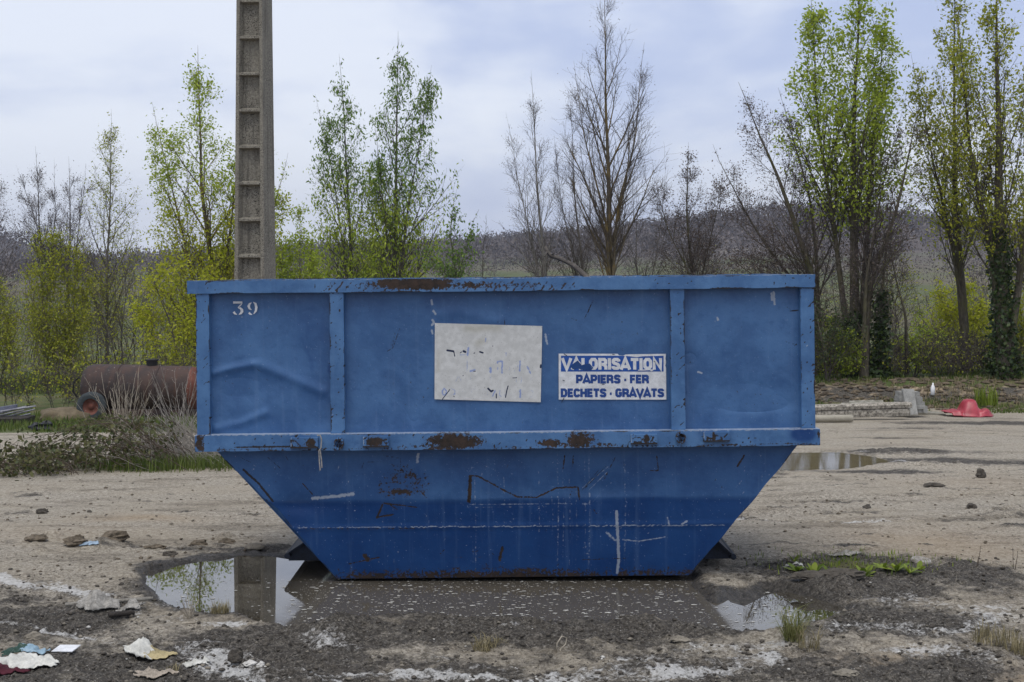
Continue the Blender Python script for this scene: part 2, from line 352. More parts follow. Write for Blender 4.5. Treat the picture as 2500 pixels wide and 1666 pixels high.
# ================================================================ SETTING: ground
def ground_material():
    m, nt, out = material('yard ground')
    pos = N(nt, 'NewGeometry', None, 0)
    a = nt.nodes.new('ShaderNodeAttribute'); a.attribute_name = 'gm'
    sp = nt.nodes.new('ShaderNodeSeparateColor'); nt.links.new(a.outputs[0], sp.inputs[0])
    mud, lime, tan, grs = sp.outputs[0], sp.outputs[1], sp.outputs[2], a.outputs[3]
    b = nt.nodes.new('ShaderNodeAttribute'); b.attribute_name = 'gw'; wet = N(nt, 'SeparateXYZ', None, 0, Vector=b.outputs[0])
    nb = noise(nt, pos, 1.1, 5, 0.6); nm = noise(nt, pos, 9.0, 6, 0.65); nf = noise(nt, pos, 30.0, 6, 0.75); ng = noise(nt, pos, 80.0, 4, 0.7)
    st = N(nt, 'Mapping', None, Vector=pos, Scale=(0.45, 1.2, 1.0)); ns = noise(nt, st, 2.0, 9, 0.75, dist=.4)
    gr = mth(nt, 'ADD', mth(nt, 'MULTIPLY', nf, .55), mth(nt, 'MULTIPLY', ng, .45))
    dry = mixc(nt, ramp(nt, gr, 0.40, 0.60), (0.170, 0.146, 0.108), (0.500, 0.450, 0.365))
    dry = mixc(nt, mth(nt, 'MULTIPLY', ramp(nt, nb, 0.35, 0.68), .45), dry, (0.345, 0.295, 0.215))
    dry = mixc(nt, mth(nt, 'MULTIPLY', ramp(nt, ns, 0.50, 0.62), .70), dry, mixc(nt, ramp(nt, gr, .42, .60), (0.085, 0.070, 0.050), (0.265, 0.225, 0.165)))
    dry = mixc(nt, mth(nt, 'MULTIPLY', tan, 0.6), dry, (0.36, 0.255, 0.145))
    mud_c = mixc(nt, ramp(nt, gr, 0.41, 0.62), (0.020, 0.017, 0.013), (0.185, 0.165, 0.136))
    mud_c = mixc(nt, mth(nt, 'MULTIPLY', ramp(nt, nm, 0.40, 0.60), .45), mud_c, (0.050, 0.043, 0.034))
    mud_c = mixc(nt, mth(nt, 'MULTIPLY', ramp(nt, ng, 0.60, 0.68), 0.6), mud_c, (0.42, 0.41, 0.38))
    edge = mth(nt, 'ADD', mud, mth(nt, 'MULTIPLY', mth(nt, 'SUBTRACT', nm, 0.5), 0.75))
    c = mixc(nt, ramp(nt, edge, 0.30, 0.62), dry, mud_c)
    ledge = mth(nt, 'ADD', lime, mth(nt, 'ADD', mth(nt, 'MULTIPLY', mth(nt, 'SUBTRACT', nm, 0.5), 0.9), mth(nt, 'MULTIPLY', mth(nt, 'SUBTRACT', nf, 0.5), 2.0)))
    lf = mth(nt, 'MULTIPLY', ramp(nt, ledge, 0.34, 0.86), 0.88)
    c = mixc(nt, lf, c, mixc(nt, ramp(nt, nf, .3, .6), (0.36, 0.35, 0.32), (0.62, 0.61, 0.58)))
    gedge = mth(nt, 'ADD', grs, mth(nt, 'MULTIPLY', mth(nt, 'SUBTRACT', nm, 0.5), 0.8))
    gcol = mixc(nt, ramp(nt, nf, 0.35, 0.65), (0.045, 0.062, 0.018), (0.105, 0.140, 0.035))
    gcol = mixc(nt, ramp(nt, nb, 0.40, 0.62), gcol, mixc(nt, 0.6, gcol, (0.15, 0.12, 0.06)))
    c = mixc(nt, ramp(nt, gedge, 0.4, 0.6), c, gcol)
    wf = mth(nt, 'MULTIPLY', ramp(nt, mth(nt, 'ADD', wet, mth(nt, 'MULTIPLY', mth(nt, 'SUBTRACT', nm, .5), .5)), 0.3, 0.9), 1.0)
    c = mixc(nt, mth(nt, 'MULTIPLY', wf, 0.75), c, mixc(nt, ramp(nt, nf, .35, .65), (0.022, 0.020, 0.017), (0.075, 0.068, 0.058)))
    r = mth(nt, 'SUBTRACT', 0.92, mth(nt, 'MULTIPLY', wf, 0.55))
    hgt = mth(nt, 'ADD', mth(nt, 'MULTIPLY', nf, 0.6), mth(nt, 'MULTIPLY', ng, 0.4))
    bsdf(nt, out, Base_Color=c, Roughness=r, Specular_IOR_Level=0.35, Normal=bump(nt, mth(nt, 'ADD', hgt, mth(nt, 'MULTIPLY', nm, mth(nt, 'MULTIPLY', mud, .8))), 0.9, 0.045))
    return m
M_GROUND = ground_material()
def build_ground():
    t = np.concatenate([np.linspace(-1.5, -0.45, 26)[:-1], np.linspace(-0.45, 0.45, 641), np.linspace(0.45, 1.5, 26)[1:]])
    py = np.concatenate([np.linspace(2500, 1730, 34)[:-1], np.arange(1730, 1000, -1.75), np.arange(1000, 850, -1.2)])
    D = F * H / (py - HOR)                       # denser rows where the ground is near
    D = np.concatenate([D, np.linspace(D[-1] + 0.6, 75, 40)])
    X = t[None, :] * D[:, None]; Y = np.repeat(D[:, None], len(t), 1)
    z, mud, lime, tan, grs, wet = ground_fields(X.ravel(), Y.ravel())
    nr, nc = X.shape
    V = np.stack([X.ravel(), Y.ravel(), z], 1)
    i = np.arange(nr - 1)[:, None] * nc + np.arange(nc - 1)[None, :]
    Q = np.stack([i, i + 1, i + nc + 1, i + nc], -1).reshape(-1, 4)
    gm = np.stack([mud, lime, tan, grs], 1); g2 = np.stack([wet, wet, wet, np.ones_like(wet)], 1)
    # the rest of the yard, beside and behind the viewer
    b = len(V); ap = np.array([(-120, -120), (120, -120), (120, 3.0), (-120, 3.0)], float)
    d0 = D[0] + 0.05
    V2 = np.array([(-150, -150, -0.012), (150, -150, -0.012), (150, d0, -0.012), (-150, d0, -0.012)])
    V = np.concatenate([V, V2]); Q = np.concatenate([Q, [[b, b + 1, b + 2, b + 3]]])
    gm = np.concatenate([gm, np.tile([0.25, 0, 0, 0.0], (4, 1))]); g2 = np.concatenate([g2, np.tile([0, 0, 0, 1.0], (4, 1))])
    me = mesh_np('ground', V, Q, None, True, {'gm': gm, 'gw': g2})
    kind(obj('ground', me, M_GROUND), 'structure')
build_ground()

def water_material():
    m, nt, out = material('puddle water')
    pos = N(nt, 'NewGeometry', None, 0)
    n1 = noise(nt, pos, 5, 4, 0.6); n2 = noise(nt, pos, 120, 2, 0.5)
    c = mixc(nt, ramp(nt, n1, 0.35, 0.7), (0.030, 0.026, 0.019), (0.060, 0.053, 0.040))
    c = mixc(nt, mth(nt, 'MULTIPLY', ramp(nt, n2, 0.64, 0.70), 0.7), c, (0.16, 0.15, 0.13))
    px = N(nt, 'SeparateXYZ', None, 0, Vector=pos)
    film = ramp(nt, mth(nt, 'ADD', mth(nt, 'ABSOLUTE', mth(nt, 'SUBTRACT', px, -0.02)), mth(nt, 'MULTIPLY', mth(nt, 'SUBTRACT', n1, .5), .35)), 1.50, 1.20)   # browner, duller water painted before the skip to mute its blue reflection
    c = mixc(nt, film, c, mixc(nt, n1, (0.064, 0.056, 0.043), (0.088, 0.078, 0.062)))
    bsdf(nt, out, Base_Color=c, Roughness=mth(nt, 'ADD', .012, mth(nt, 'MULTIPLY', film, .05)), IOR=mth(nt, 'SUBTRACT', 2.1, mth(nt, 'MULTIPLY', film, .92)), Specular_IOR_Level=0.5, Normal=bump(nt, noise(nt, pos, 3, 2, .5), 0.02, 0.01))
    return m
M_WATER = water_material()
def puddle(poly, lv, grow):
    P = np.array(poly); c = P.mean(0); P = c + (P - c) * (1 + grow / (np.linalg.norm(P - c, axis=1)[:, None] + 1e-6))
    mb = MB(); mb.v = [(x, y, lv) for x, y in P]; mb.f = [tuple(range(len(P)))[::-1]]
    me = mb.mesh('puddle')
    if me.polygons[0].normal.z < 0: me.flip_normals()
    return kind(obj('puddle', me, M_WATER), 'structure')
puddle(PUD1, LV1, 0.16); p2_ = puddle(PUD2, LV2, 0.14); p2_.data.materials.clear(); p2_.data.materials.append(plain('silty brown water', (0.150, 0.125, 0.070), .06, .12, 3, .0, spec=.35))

# scum flecks floating on the big puddle
def flecks():
    rng = np.random.default_rng(5)
    n = 9000
    x = rng.uniform(-3.4, 2.4, n); y = rng.uniform(7.4, 9.0, n)
    s = poly_sd(x, y, PUD1); dens = np.where(x < -1.35, 0.28, 1.0) * np.where(x > 1.35, .35, 1)
    k = (s < -0.02) & (rng.random(n) < dens); x, y = x[k], y[k]; n = len(x)
    r = 0.0020 + 0.0095 * rng.random(n) ** 7; a = rng.random(n) * 2 * pi
    ang = a[:, None] + np.arange(5)[None] * 2 * pi / 5; rr = r[:, None] * (0.6 + 0.8 * rng.random((n, 5)))
    V = np.stack([x[:, None] + rr * np.cos(ang) * 1.5, y[:, None] + rr * np.sin(ang), np.full((n, 5), LV1 + 0.0025)], -1)
    i = np.arange(n)[:, None] * 5
    T = np.concatenate([i + np.array([[0, 1, 2]]), i + np.array([[0, 2, 3]]), i + np.array([[0, 3, 4]])])
    o = obj('scum_fleck', mesh_np('scum', V.reshape(-1, 3), None, T), plain('scum', (0.55, 0.54, 0.50), .8, .3, 30))
    kind(o, 'stuff'); o['label'] = 'pale flecks of scum floating on the puddle before the skip'; o['category'] = 'scum'
flecks()

# ================================================================ fields and hills
def field_material():
    m, nt, out = material('meadow and hillside')
    pos = N(nt, 'NewGeometry', None, 0); z = N(nt, 'SeparateXYZ', None, 2, Vector=pos); yy = N(nt, 'SeparateXYZ', None, 1, Vector=pos)
    nb = noise(nt, pos, 0.012, 6, 0.6); nm = noise(nt, pos, 0.11, 6, 0.65); nf = noise(nt, pos, 1.3, 5, 0.65)
    g = mixc(nt, ramp(nt, nf, .3, .7), (0.055, 0.072, 0.024), (0.115, 0.140, 0.050))
    g = mixc(nt, ramp(nt, nb, .38, .58), g, (0.125, 0.108, 0.072))
    w = mixc(nt, ramp(nt, nm, .3, .68), (0.050, 0.042, 0.040), (0.125, 0.105, 0.092))
    w = mixc(nt, mth(nt, 'MULTIPLY', ramp(nt, nb, 0.55, 0.68), 0.6), w, (0.22, 0.20, 0.16))
    f = ramp(nt, mth(nt, 'ADD', z, mth(nt, 'MULTIPLY', mth(nt, 'SUBTRACT', nb, .5), 16)), 2.0, 9.0)
    bsdf(nt, out, Base_Color=mixc(nt, f, g, w), Roughness=0.95, Specular_IOR_Level=0.1, Normal=bump(nt, nm, 0.8, 2.0))
    return m
M_FIELD = field_material()
def ridge(tab, D):              # display pixels of a ridge line -> function of world x
    px = np.array([(p[0] * K - CX) / F * D for p in tab]); hz = np.array([H + (HOR - p[1] * K) / F * D for p in tab])
    return lambda x: np.interp(x, px, hz)
R1 = ridge([(-1500, 520), (-500, 470), (-150, 490), (0, 540), (90, 570), (180, 598), (240, 614), (300, 622), (400, 622), (560, 612), (720, 596), (900, 588), (1050, 578), (1180, 566), (1300, 556), (1400, 545), (1500, 532), (1600, 520),
            (1690, 506), (1770, 498), (1850, 503), (1950, 520), (2060, 540), (2150, 548), (2250, 545), (2350, 540), (2600, 530), (3300, 510), (4500, 560)], 760)
R2 = ridge([(-900, 600), (-200, 595), (150, 600), (330, 596), (420, 604), (520, 600), (700, 596), (900, 584), (1000, 571), (1090, 560), (1140, 560), (1250, 566), (1500, 560), (1900, 566), (2500, 560), (3400, 570)], 1900)
def hz1(x, y): return -1.45 + (R1(x * 760 / np.maximum(y, 760) * 1.0) + 1.45) * sst(150, 760, y) ** 1.35 * (1 - 0.55 * sst(800, 1300, y)) + 1.2 * fbm(x * .02, y * .02, 81, 4) * sst(180, 400, y)
def hz2(x, y): return -40 + (R2(x) + 40) * sst(1250, 1900, y) * (1 - 0.5 * sst(1950, 2800, y)) + 2.0 * fbm(x * .01, y * .01, 85, 4)
def sheet(name, fn, x0, x1, nx, ys):
    xs = np.linspace(x0, x1, nx); X, Y = np.meshgrid(xs, ys); Z = fn(X, Y)
    i = np.arange(len(ys) - 1)[:, None] * nx + np.arange(nx - 1)[None]
    Q = np.stack([i, i + 1, i + nx + 1, i + nx], -1).reshape(-1, 4)
    return kind(obj(name, mesh_np(name, np.stack([X, Y, Z], -1).reshape(-1, 3), Q, None, True), M_FIELD), 'structure')
sheet('hillside', hz1, -1200, 1200, 300, np.concatenate([[-1200, -200, 40], np.linspace(150, 800, 60), np.linspace(820, 1400, 14)]))
sheet('far_hill', hz2, -2600, 2600, 160, np.linspace(1300, 2800, 30))

# bare woodland that clothes the hills: one mass of small leafless crowns
M_WOOD = None
def unit_(a): return a / (np.linalg.norm(a, axis=-1, keepdims=True) + 1e-9)
def woodland(name, fn, n, xr, yr, h, seed, label, minz, wid, m=12):
    rng = np.random.default_rng(seed)
    y = rng.uniform(*yr, n); x = rng.uniform(-1, 1, n) * y * xr
    z = fn(x, y); dens = sst(minz, minz + 8, z + 14 * fbm(x * .012, y * .012, seed, 3))
    k = rng.random(n) < dens; x, y, z = x[k], y[k], z[k]; n = len(x)
    hh = h * rng.uniform(.6, 1.15, n)
    q = unit_(rng.normal(0, 1, (n, m, 3))) * (hh[:, None] * .40 * rng.random((n, m)) ** .45)[..., None] * np.array([1, 1, .95])
    c0 = np.stack([x, y, z + hh * .5 - .4], 1)[:, None] + q
    d = unit_(q + rng.normal(0, .8, (n, m, 3)) * hh[:, None, None] * .2 + np.array([0, 0, .12]) * hh[:, None, None]); sd = unit_(np.cross(d, rng.normal(0, 1, (n, m, 3))))
    w = (wid * rng.uniform(.5, 1.2, (n, m)))[..., None]; l = w * rng.uniform(1.2, 2.6, (n, m, 1))
    V = np.stack([c0, c0 + d * l * .5 - sd * w * .5, c0 + d * l, c0 + d * l * .5 + sd * w * .5], 2).reshape(-1, 3)
    i = np.arange(n * m)[:, None] * 4; T = np.concatenate([i + np.array([[0, 1, 2]]), i + np.array([[0, 2, 3]])])
    c = np.repeat(np.clip(rng.random(n) * .8 + .35 * fbm(x * .03, y * .03, seed + 3, 3), 0, 1), m * 4)
    o = obj(name, mesh_np(name, V, None, T, False, {'c': np.stack([c, c, c, np.ones_like(c)], 1)}), M_WOOD)
    kind(o, 'stuff'); o['label'] = label; o['category'] = 'woodland'
M_WOOD = leafmat('bare woodland', (0.060, 0.050, 0.050), (0.185, 0.155, 0.135), 0.1, 0.9)
woodland('bare_woodland', hz1, 9500, 0.62, (420, 800), 8.5, 11, 'leafless grey brown woodland covering the near hillside', 1, 0.75, 18)
woodland('bare_woodland', hz1, 900, 0.62, (210, 430), 8.0, 13, 'leafless woodland along the foot of the near hillside', -2.5, 0.28, 110)
woodland('bare_woodland', hz2, 4200, 0.55, (1500, 1960), 11, 12, 'bluish bare woodland on the most distant hill', 4, 1.9)

# ================================================================ THE SKIP
SX, SY, TILT = -0.026, 8.73, 0.0108
def lo(px, py, D):              # photo pixel -> skip coordinates (x, z) at depth D
    u = (px - CX) / F * D - SX; z = H - (py - HOR) / F * D
    return u, z - TILT * u
def ld(dx, dy, D=8.785): return lo(dx * K, dy * K, D)

def skip_paint():
    m, nt, out = material('weathered blue paint')
    v = N(nt, 'TexCoord', None, 3)
    a = nt.nodes.new('ShaderNodeAttribute'); a.attribute_name = 'm1'
    sp = nt.nodes.new('ShaderNodeSeparateColor'); nt.links.new(a.outputs[0], sp.inputs[0])
    rust, chip, scr, tone = sp.outputs[0], sp.outputs[1], sp.outputs[2], a.outputs[3]
    n1 = noise(nt, v, 55, 6, 0.65); n2 = noise(nt, v, 3.2, 5, 0.6); n3 = noise(nt, v, 21, 7, 0.70); n4 = noise(nt, v, 130, 3, 0.6)
    vs = N(nt, 'Mapping', None, Vector=v, Scale=(22, 1, 1.2)); ns = noise(nt, vs, 1.0, 4, 0.6)
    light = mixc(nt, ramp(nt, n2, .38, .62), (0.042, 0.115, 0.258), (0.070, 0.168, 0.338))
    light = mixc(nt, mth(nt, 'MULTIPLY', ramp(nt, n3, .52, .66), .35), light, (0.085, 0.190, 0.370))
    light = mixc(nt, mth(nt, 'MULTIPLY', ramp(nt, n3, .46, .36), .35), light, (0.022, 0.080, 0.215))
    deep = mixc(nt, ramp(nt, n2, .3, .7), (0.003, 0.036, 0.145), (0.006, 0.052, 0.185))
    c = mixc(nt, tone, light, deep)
    c = mixc(nt, mth(nt, 'MULTIPLY', ramp(nt, ns, .56, .70), .18), c, (0.11, 0.19, 0.34))
    # fine speckle of chips everywhere
    spk = mth(nt, 'MULTIPLY', ramp(nt, n4, .675, .70), ramp(nt, n3, .45, .6))
    c = mixc(nt, mth(nt, 'MULTIPLY', spk, .8), c, (0.030, 0.028, 0.035))
    n5 = noise(nt, N(nt, 'Mapping', None, Vector=v, Location=(7, 3, 1)), 95, 2, 0.5)
    c = mixc(nt, mth(nt, 'MULTIPLY', ramp(nt, n5, .715, .74), mth(nt, 'MULTIPLY', .6, mth(nt, 'ADD', .25, tone))), c, (0.30, 0.38, 0.52))
    sc = ramp(nt, mth(nt, 'ADD', scr, mth(nt, 'MULTIPLY', mth(nt, 'SUBTRACT', n1, .5), 1.5)), .34, .72)
    c = mixc(nt, mth(nt, 'MULTIPLY', sc, .85), c, (0.33, 0.37, 0.43))
    rc = mixc(nt, ramp(nt, n3, .35, .65), (0.015, 0.011, 0.009), (0.046, 0.028, 0.019))
    rc = mixc(nt, ramp(nt, n1, .5, .75), rc, (0.034, 0.025, 0.020))
    rf = ramp(nt, mth(nt, 'ADD', rust, mth(nt, 'ADD', mth(nt, 'MULTIPLY', mth(nt, 'SUBTRACT', n1, .5), 1.3), mth(nt, 'MULTIPLY', mth(nt, 'SUBTRACT', n3, .5), .5))), .42, .56)
    c = mixc(nt, rf, c, rc)
    cf = ramp(nt, mth(nt, 'ADD', chip, mth(nt, 'MULTIPLY', mth(nt, 'SUBTRACT', n1, .5), .9)), .42, .58)
    c = mixc(nt, cf, c, (0.022, 0.019, 0.020))
    rr = mth(nt, 'ADD', .40, mth(nt, 'MULTIPLY', mth(nt, 'MAXIMUM', rf, cf), .45))
    rr = mth(nt, 'ADD', rr, mth(nt, 'MULTIPLY', mth(nt, 'SUBTRACT', n2, .5), .25))
    hb = mth(nt, 'SUBTRACT', mth(nt, 'MULTIPLY', n2, 1.4), mth(nt, 'MULTIPLY', mth(nt, 'MAXIMUM', rf, cf), .12))
    bsdf(nt, out, Base_Color=c, Roughness=rr, Specular_IOR_Level=.42, Normal=bump(nt, hb, .35, .02))
    return m
M_PAINT = skip_paint()

class Painter:                  # marks on a mesh, in skip x/z coordinates
    def __init__(s, U, Z, D=8.785):
        s.U, s.Z, s.D = U, Z, D; s.ch = {k: np.zeros(U.shape) for k in ('rust', 'chip', 'scr', 'tone')}
    def put(s, c, val): s.ch[c] = np.maximum(s.ch[c], val)
    def line(s, c, pts, w, amp=1.0, D=None):      # pts in display px, w in photo px (half width)
        P = [ld(*p, D or s.D) for p in pts]; w = w / 381.0; lo_ = np.min(P, 0) - 4 * w; hi_ = np.max(P, 0) + 4 * w
        k = (s.U > lo_[0]) & (s.U < hi_[0]) & (s.Z > lo_[1]) & (s.Z < hi_[1])
        if not k.any(): return
        d = seg_dist(s.U[k], s.Z[k], P); s.ch[c][k] = np.maximum(s.ch[c][k], amp * np.exp(-(d / w) ** 2))
    def ell(s, c, dx, dy, rx, ry, amp=1.0, D=None):
        u, z = ld(dx, dy, D or s.D); s.put(c, amp * np.exp(-((s.U - u) / (rx * K / 381)) ** 2 - ((s.Z - z) / (ry * K / 381)) ** 2))
    def specks(s, c, n, seed, box, r, amp=1.0):
        rng = random.Random(seed)
        for _ in range(n):
            x = rng.uniform(box[0], box[2]); y = rng.uniform(box[1], box[3]); a = rng.uniform(0, pi); l = rng.expovariate(1 / r[1])
            s.line(c, [(x, y), (x + l * cos(a), y + l * sin(a))], rng.uniform(r[0] * .6, r[0] * 1.3), amp * rng.uniform(.6, 1))
    def attr(s): return {'m1': np.stack([s.ch['rust'], s.ch['chip'], s.ch['scr'], s.ch['tone']], -1).reshape(-1, 4)}

skip = thing('skip_container', 'weathered blue steel skip with tapering lower hull standing in a puddle', 'skip', (SX, SY, 0), (0, -TILT, 0))

def gridplate(name, u0f, u1f, z0, z1, yf, step, paint, thick=True, du=None, D=8.785):
    """front-facing plate: u limits may depend on z; yf gives depth; paint marks it; a rim turns back 6 mm"""
    nz = max(2, int((z1 - z0) / step) + 1); zs = np.linspace(z0, z1, nz)
    nu = max(2, int((u1f(z1) - u0f(z1)) / step) + 1); s = np.linspace(0, 1, nu)
    U0 = np.array([u0f(z) for z in zs]); U1 = np.array([u1f(z) for z in zs])
    U = U0[:, None] + (U1 - U0)[:, None] * s[None]; Z = np.repeat(zs[:, None], nu, 1)
    Yv = yf(U, Z); p = Painter(U, Z, D); paint(p)
    V = np.stack([U, Yv, Z], -1).reshape(-1, 3)
    i = np.arange(nz - 1)[:, None] * nu + np.arange(nu - 1)[None]
    Q = np.stack([i, i + 1, i + nu + 1, i + nu], -1).reshape(-1, 4)
    at_ = p.attr()['m1']
    # back skin, coarse
    b = len(V); Vb = np.array([(U0[0], Yv[0, 0] + .006, z0), (U1[0], Yv[0, -1] + .006, z0), (U1[-1], Yv[-1, -1] + .006, z1), (U0[-1], Yv[-1, 0] + .006, z1)])
    V = np.concatenate([V, Vb]); Q = np.concatenate([Q, [[b + 3, b + 2, b + 1, b]]]); at_ = np.concatenate([at_, np.tile([.25, 0, 0, .3], (4, 1))])
    o = obj(name, mesh_np(name, V, Q, None, True, {'m1': at_}), M_PAINT, skip)
    return o

def gbox(name, x0, x1, y0, y1, z0, z1, paint=None, step=0.02, parent=None, wob=0.0, D=8.73):
    """box of gridded faces so that wear can be marked on it; edges get slightly chewed"""
    Vs, Qs, A = [], [], []; n = 0; r = 0.004
    def face(ax, val, a0, a1, b0, b1, flip):
        nonlocal n
        na = max(2, int((a1 - a0) / step) + 1); nb = max(2, int((b1 - b0) / step) + 1)
        ga, gb = np.meshgrid(np.linspace(a0, a1, na), np.linspace(b0, b1, nb)); c = np.full(ga.shape, val)
        P = {'x': (c, ga, gb), 'y': (ga, c, gb), 'z': (ga, gb, c)}[ax]
        V = np.stack(P, -1).astype(float)
        i = np.arange(nb - 1)[:, None] * na + np.arange(na - 1)[None]
        Q = np.stack([i, i + 1, i + na + 1, i + na], -1).reshape(-1, 4)
        if flip: Q = Q[:, ::-1]
        Vs.append(V.reshape(-1, 3)); Qs.append(Q + n); n += V.size // 3
    face('y', y0, x0, x1, z0, z1, False); face('y', y1, x0, x1, z0, z1, True)
    face('z', z0, x0, x1, y0, y1, True); face('z', z1, x0, x1, y0, y1, False)
    face('x', x0, y0, y1, z0, z1, True); face('x', x1, y0, y1, z0, z1, False)
    V = np.concatenate(Vs); Q = np.concatenate(Qs)
    p = Painter(V[:, 0], V[:, 2], D)
    p.V = V
    # worn edges
    ed = np.minimum.reduce([np.abs(V[:, 2] - z0), np.abs(V[:, 2] - z1)]); ex = np.minimum(np.abs(V[:, 0] - x0), np.abs(V[:, 0] - x1))
    frt = V[:, 1] < y0 + .002
    e = np.where(frt, np.exp(-(np.minimum(ed, ex if (x1 - x0) < .3 else np.minimum(ex, 9)) / .010) ** 2), 0.35)
    nz = fbm(V[:, 0] * 7 + V[:, 2] * 5, V[:, 2] * 9 - V[:, 1] * 6, int(abs(x0) * 100) + 3, 4)
    p.put('chip', np.clip(e * (.42 + .75 * nz), 0, 1))
    if paint: paint(p)
    if wob:
        V[:, 2] += wob * fbm(V[:, 0] * 1.3, V[:, 1] * 0, 91, 3); V[:, 1] += wob * fbm(V[:, 0] * 1.7, V[:, 2] * 0, 92, 3)
    return obj(name, mesh_np(name, V, Q, None, False, p.attr()), M_PAINT, parent or skip)

W = 1.75                        # overall width of the skip
ZR, ZB, ZM1, ZM0 = 1.957, 1.873, 0.971, 0.866
UL, UR = -1.977, 1.977
def paint_top(p):
    for x in range(760, 1330, 9): p.line('rust', [(x + 10, 648), (x - 6, 668)], 4, .62 * (0.5 + 0.5 * sin(x * .9) ** 2))
    p.ell('rust', 960, 652, 120, 18, .95); p.ell('rust', 1060, 655, 180, 12, .6); p.ell('rust', 1180, 654, 150, 12, .48); p.ell('rust', 850, 658, 70, 12, .45)
    for q in [[(470, 648), (505, 652), (503, 668), (470, 670)], [(478, 650), (487, 665)], [(730, 650), (733, 668)], [(733, 658), (760, 657)], [(666, 655), (680, 668)],
              [(1810, 636), (1835, 641)], [(1808, 642), (1812, 655)], [(1575, 655), (1600, 645)], [(1512, 642), (1520, 655)], [(1630, 640), (1633, 652)], [(1785, 648), (1787, 660)], [(1850, 632), (1870, 640)]]:
        p.line('chip', q, 1.5, .72)
    p.specks('chip', 160, 3, (445, 640, 1870, 668), (1.5, 1.5), .75)
    top = p.V[:, 2] > ZR - .001; p.ch['scr'] = np.where(top, .55, p.ch['scr'])
gbox('top_rail', -2.03, 1.985, -0.012, 0.075, ZB, ZR, paint_top, .012, wob=.006)
def paint_post(seed, box):
    def f(p):
        p.specks('chip', 90, seed, box, (1.7, 1.6), .85); p.specks('scr', 10, seed + 1, box, (1.4, 2), .7)
        xs = (box[0] + box[2]) / 2
        rng = random.Random(seed)
        for _ in range(12):
            y = rng.uniform(box[1], box[3]); p.line('chip', [(xs + rng.uniform(4, 14), y), (xs + rng.uniform(-4, 8), y + rng.uniform(5, 16))], 1.5, .66)
    return f
for nm, a, b, sd, bx in (('post', UL, -1.893, 11, (457, 670, 487, 1000)), ('post', -1.122, -1.032, 12, (765, 665, 797, 995)),
                         ('post', 1.057, 1.147, 13, (1548, 660, 1580, 985)), ('post', 1.890, UR, 14, (1847, 660, 1878, 985))):
    gbox(nm, a, b, 0.0, 0.07, ZM1 + .001, ZB - .001, paint_post(sd, bx), .012)
def paint_mid(p):
    p.ell('rust', 1045, 1015, 85, 26, .85); p.ell('rust', 1000, 1024, 120, 9, .55); p.ell('rust', 1335, 1012, 42, 26, .8); p.ell('rust', 1310, 1022, 110, 9, .55); p.ell('rust', 1270, 1018, 35, 10, .8); p.ell('rust', 1390, 1022, 40, 7, .6)
    p.ell('rust', 462, 1020, 12, 30, .8); p.ell('rust', 1885, 1000, 5, 16, .8)
    p.line('rust', [(500, 1036), (800, 1033), (1200, 1029), (1600, 1024), (1880, 1019)], 5, .5); p.line('chip', [(540, 1030), (710, 1026)], 2.5, .8)
    p.specks('chip', 220, 5, (460, 1000, 1885, 1030), (1.9, 2.0), .92)
    p.ell('tone', 1850, 998, 36, 22, 1.6); p.ch['tone'] = np.clip(p.ch['tone'] ** 3, 0, 1)
    top = p.V[:, 2] > ZM1 - .001; p.ch['scr'] = np.where(top, .62, p.ch['scr'])
gbox('middle_rail', UL - .008, 2.0, -0.03, 0.07, ZM0, ZM1, paint_mid, .012, wob=.005, D=8.70)

# --- upper bays
def bay_y(U, Z):
    y = 0.056 + 0.004 * fbm(U * 1.6, Z * 1.6, 95, 3)
    def d(dx, dy, rx, ry, a): 
        u, z = ld(dx, dy); return a * np.exp(-((U - u) / (rx * K / 381)) ** 2 - ((Z - z) / (ry * K / 381)) ** 2)
    def crease(pts, w, a):
        P = [ld(*q) for q in pts]; return a * np.exp(-(seg_dist(U, Z, P) / (w * K / 381)) ** 2)
    y = y + d(1738, 930, 60, 14, .020) + d(1738, 905, 90, 30, .008) + d(1590, 825, 14, 12, .012) + d(1400, 780, 120, 60, .008) + d(950, 870, 90, 90, .010)
    y = y + crease([(495, 858), (545, 845), (585, 838)], 9, -.011) + crease([(600, 838), (665, 865), (745, 900)], 12, -.010) + crease([(500, 985), (560, 972), (612, 950)], 10, -.010) + d(560, 890, 70, 30, .010) + d(700, 820, 60, 40, .006)
    y = y + crease([(1020, 720), (1060, 715), (1150, 740)], 16, -.006) + crease([(925, 830), (940, 900), (955, 960)], 12, .006)
    return y
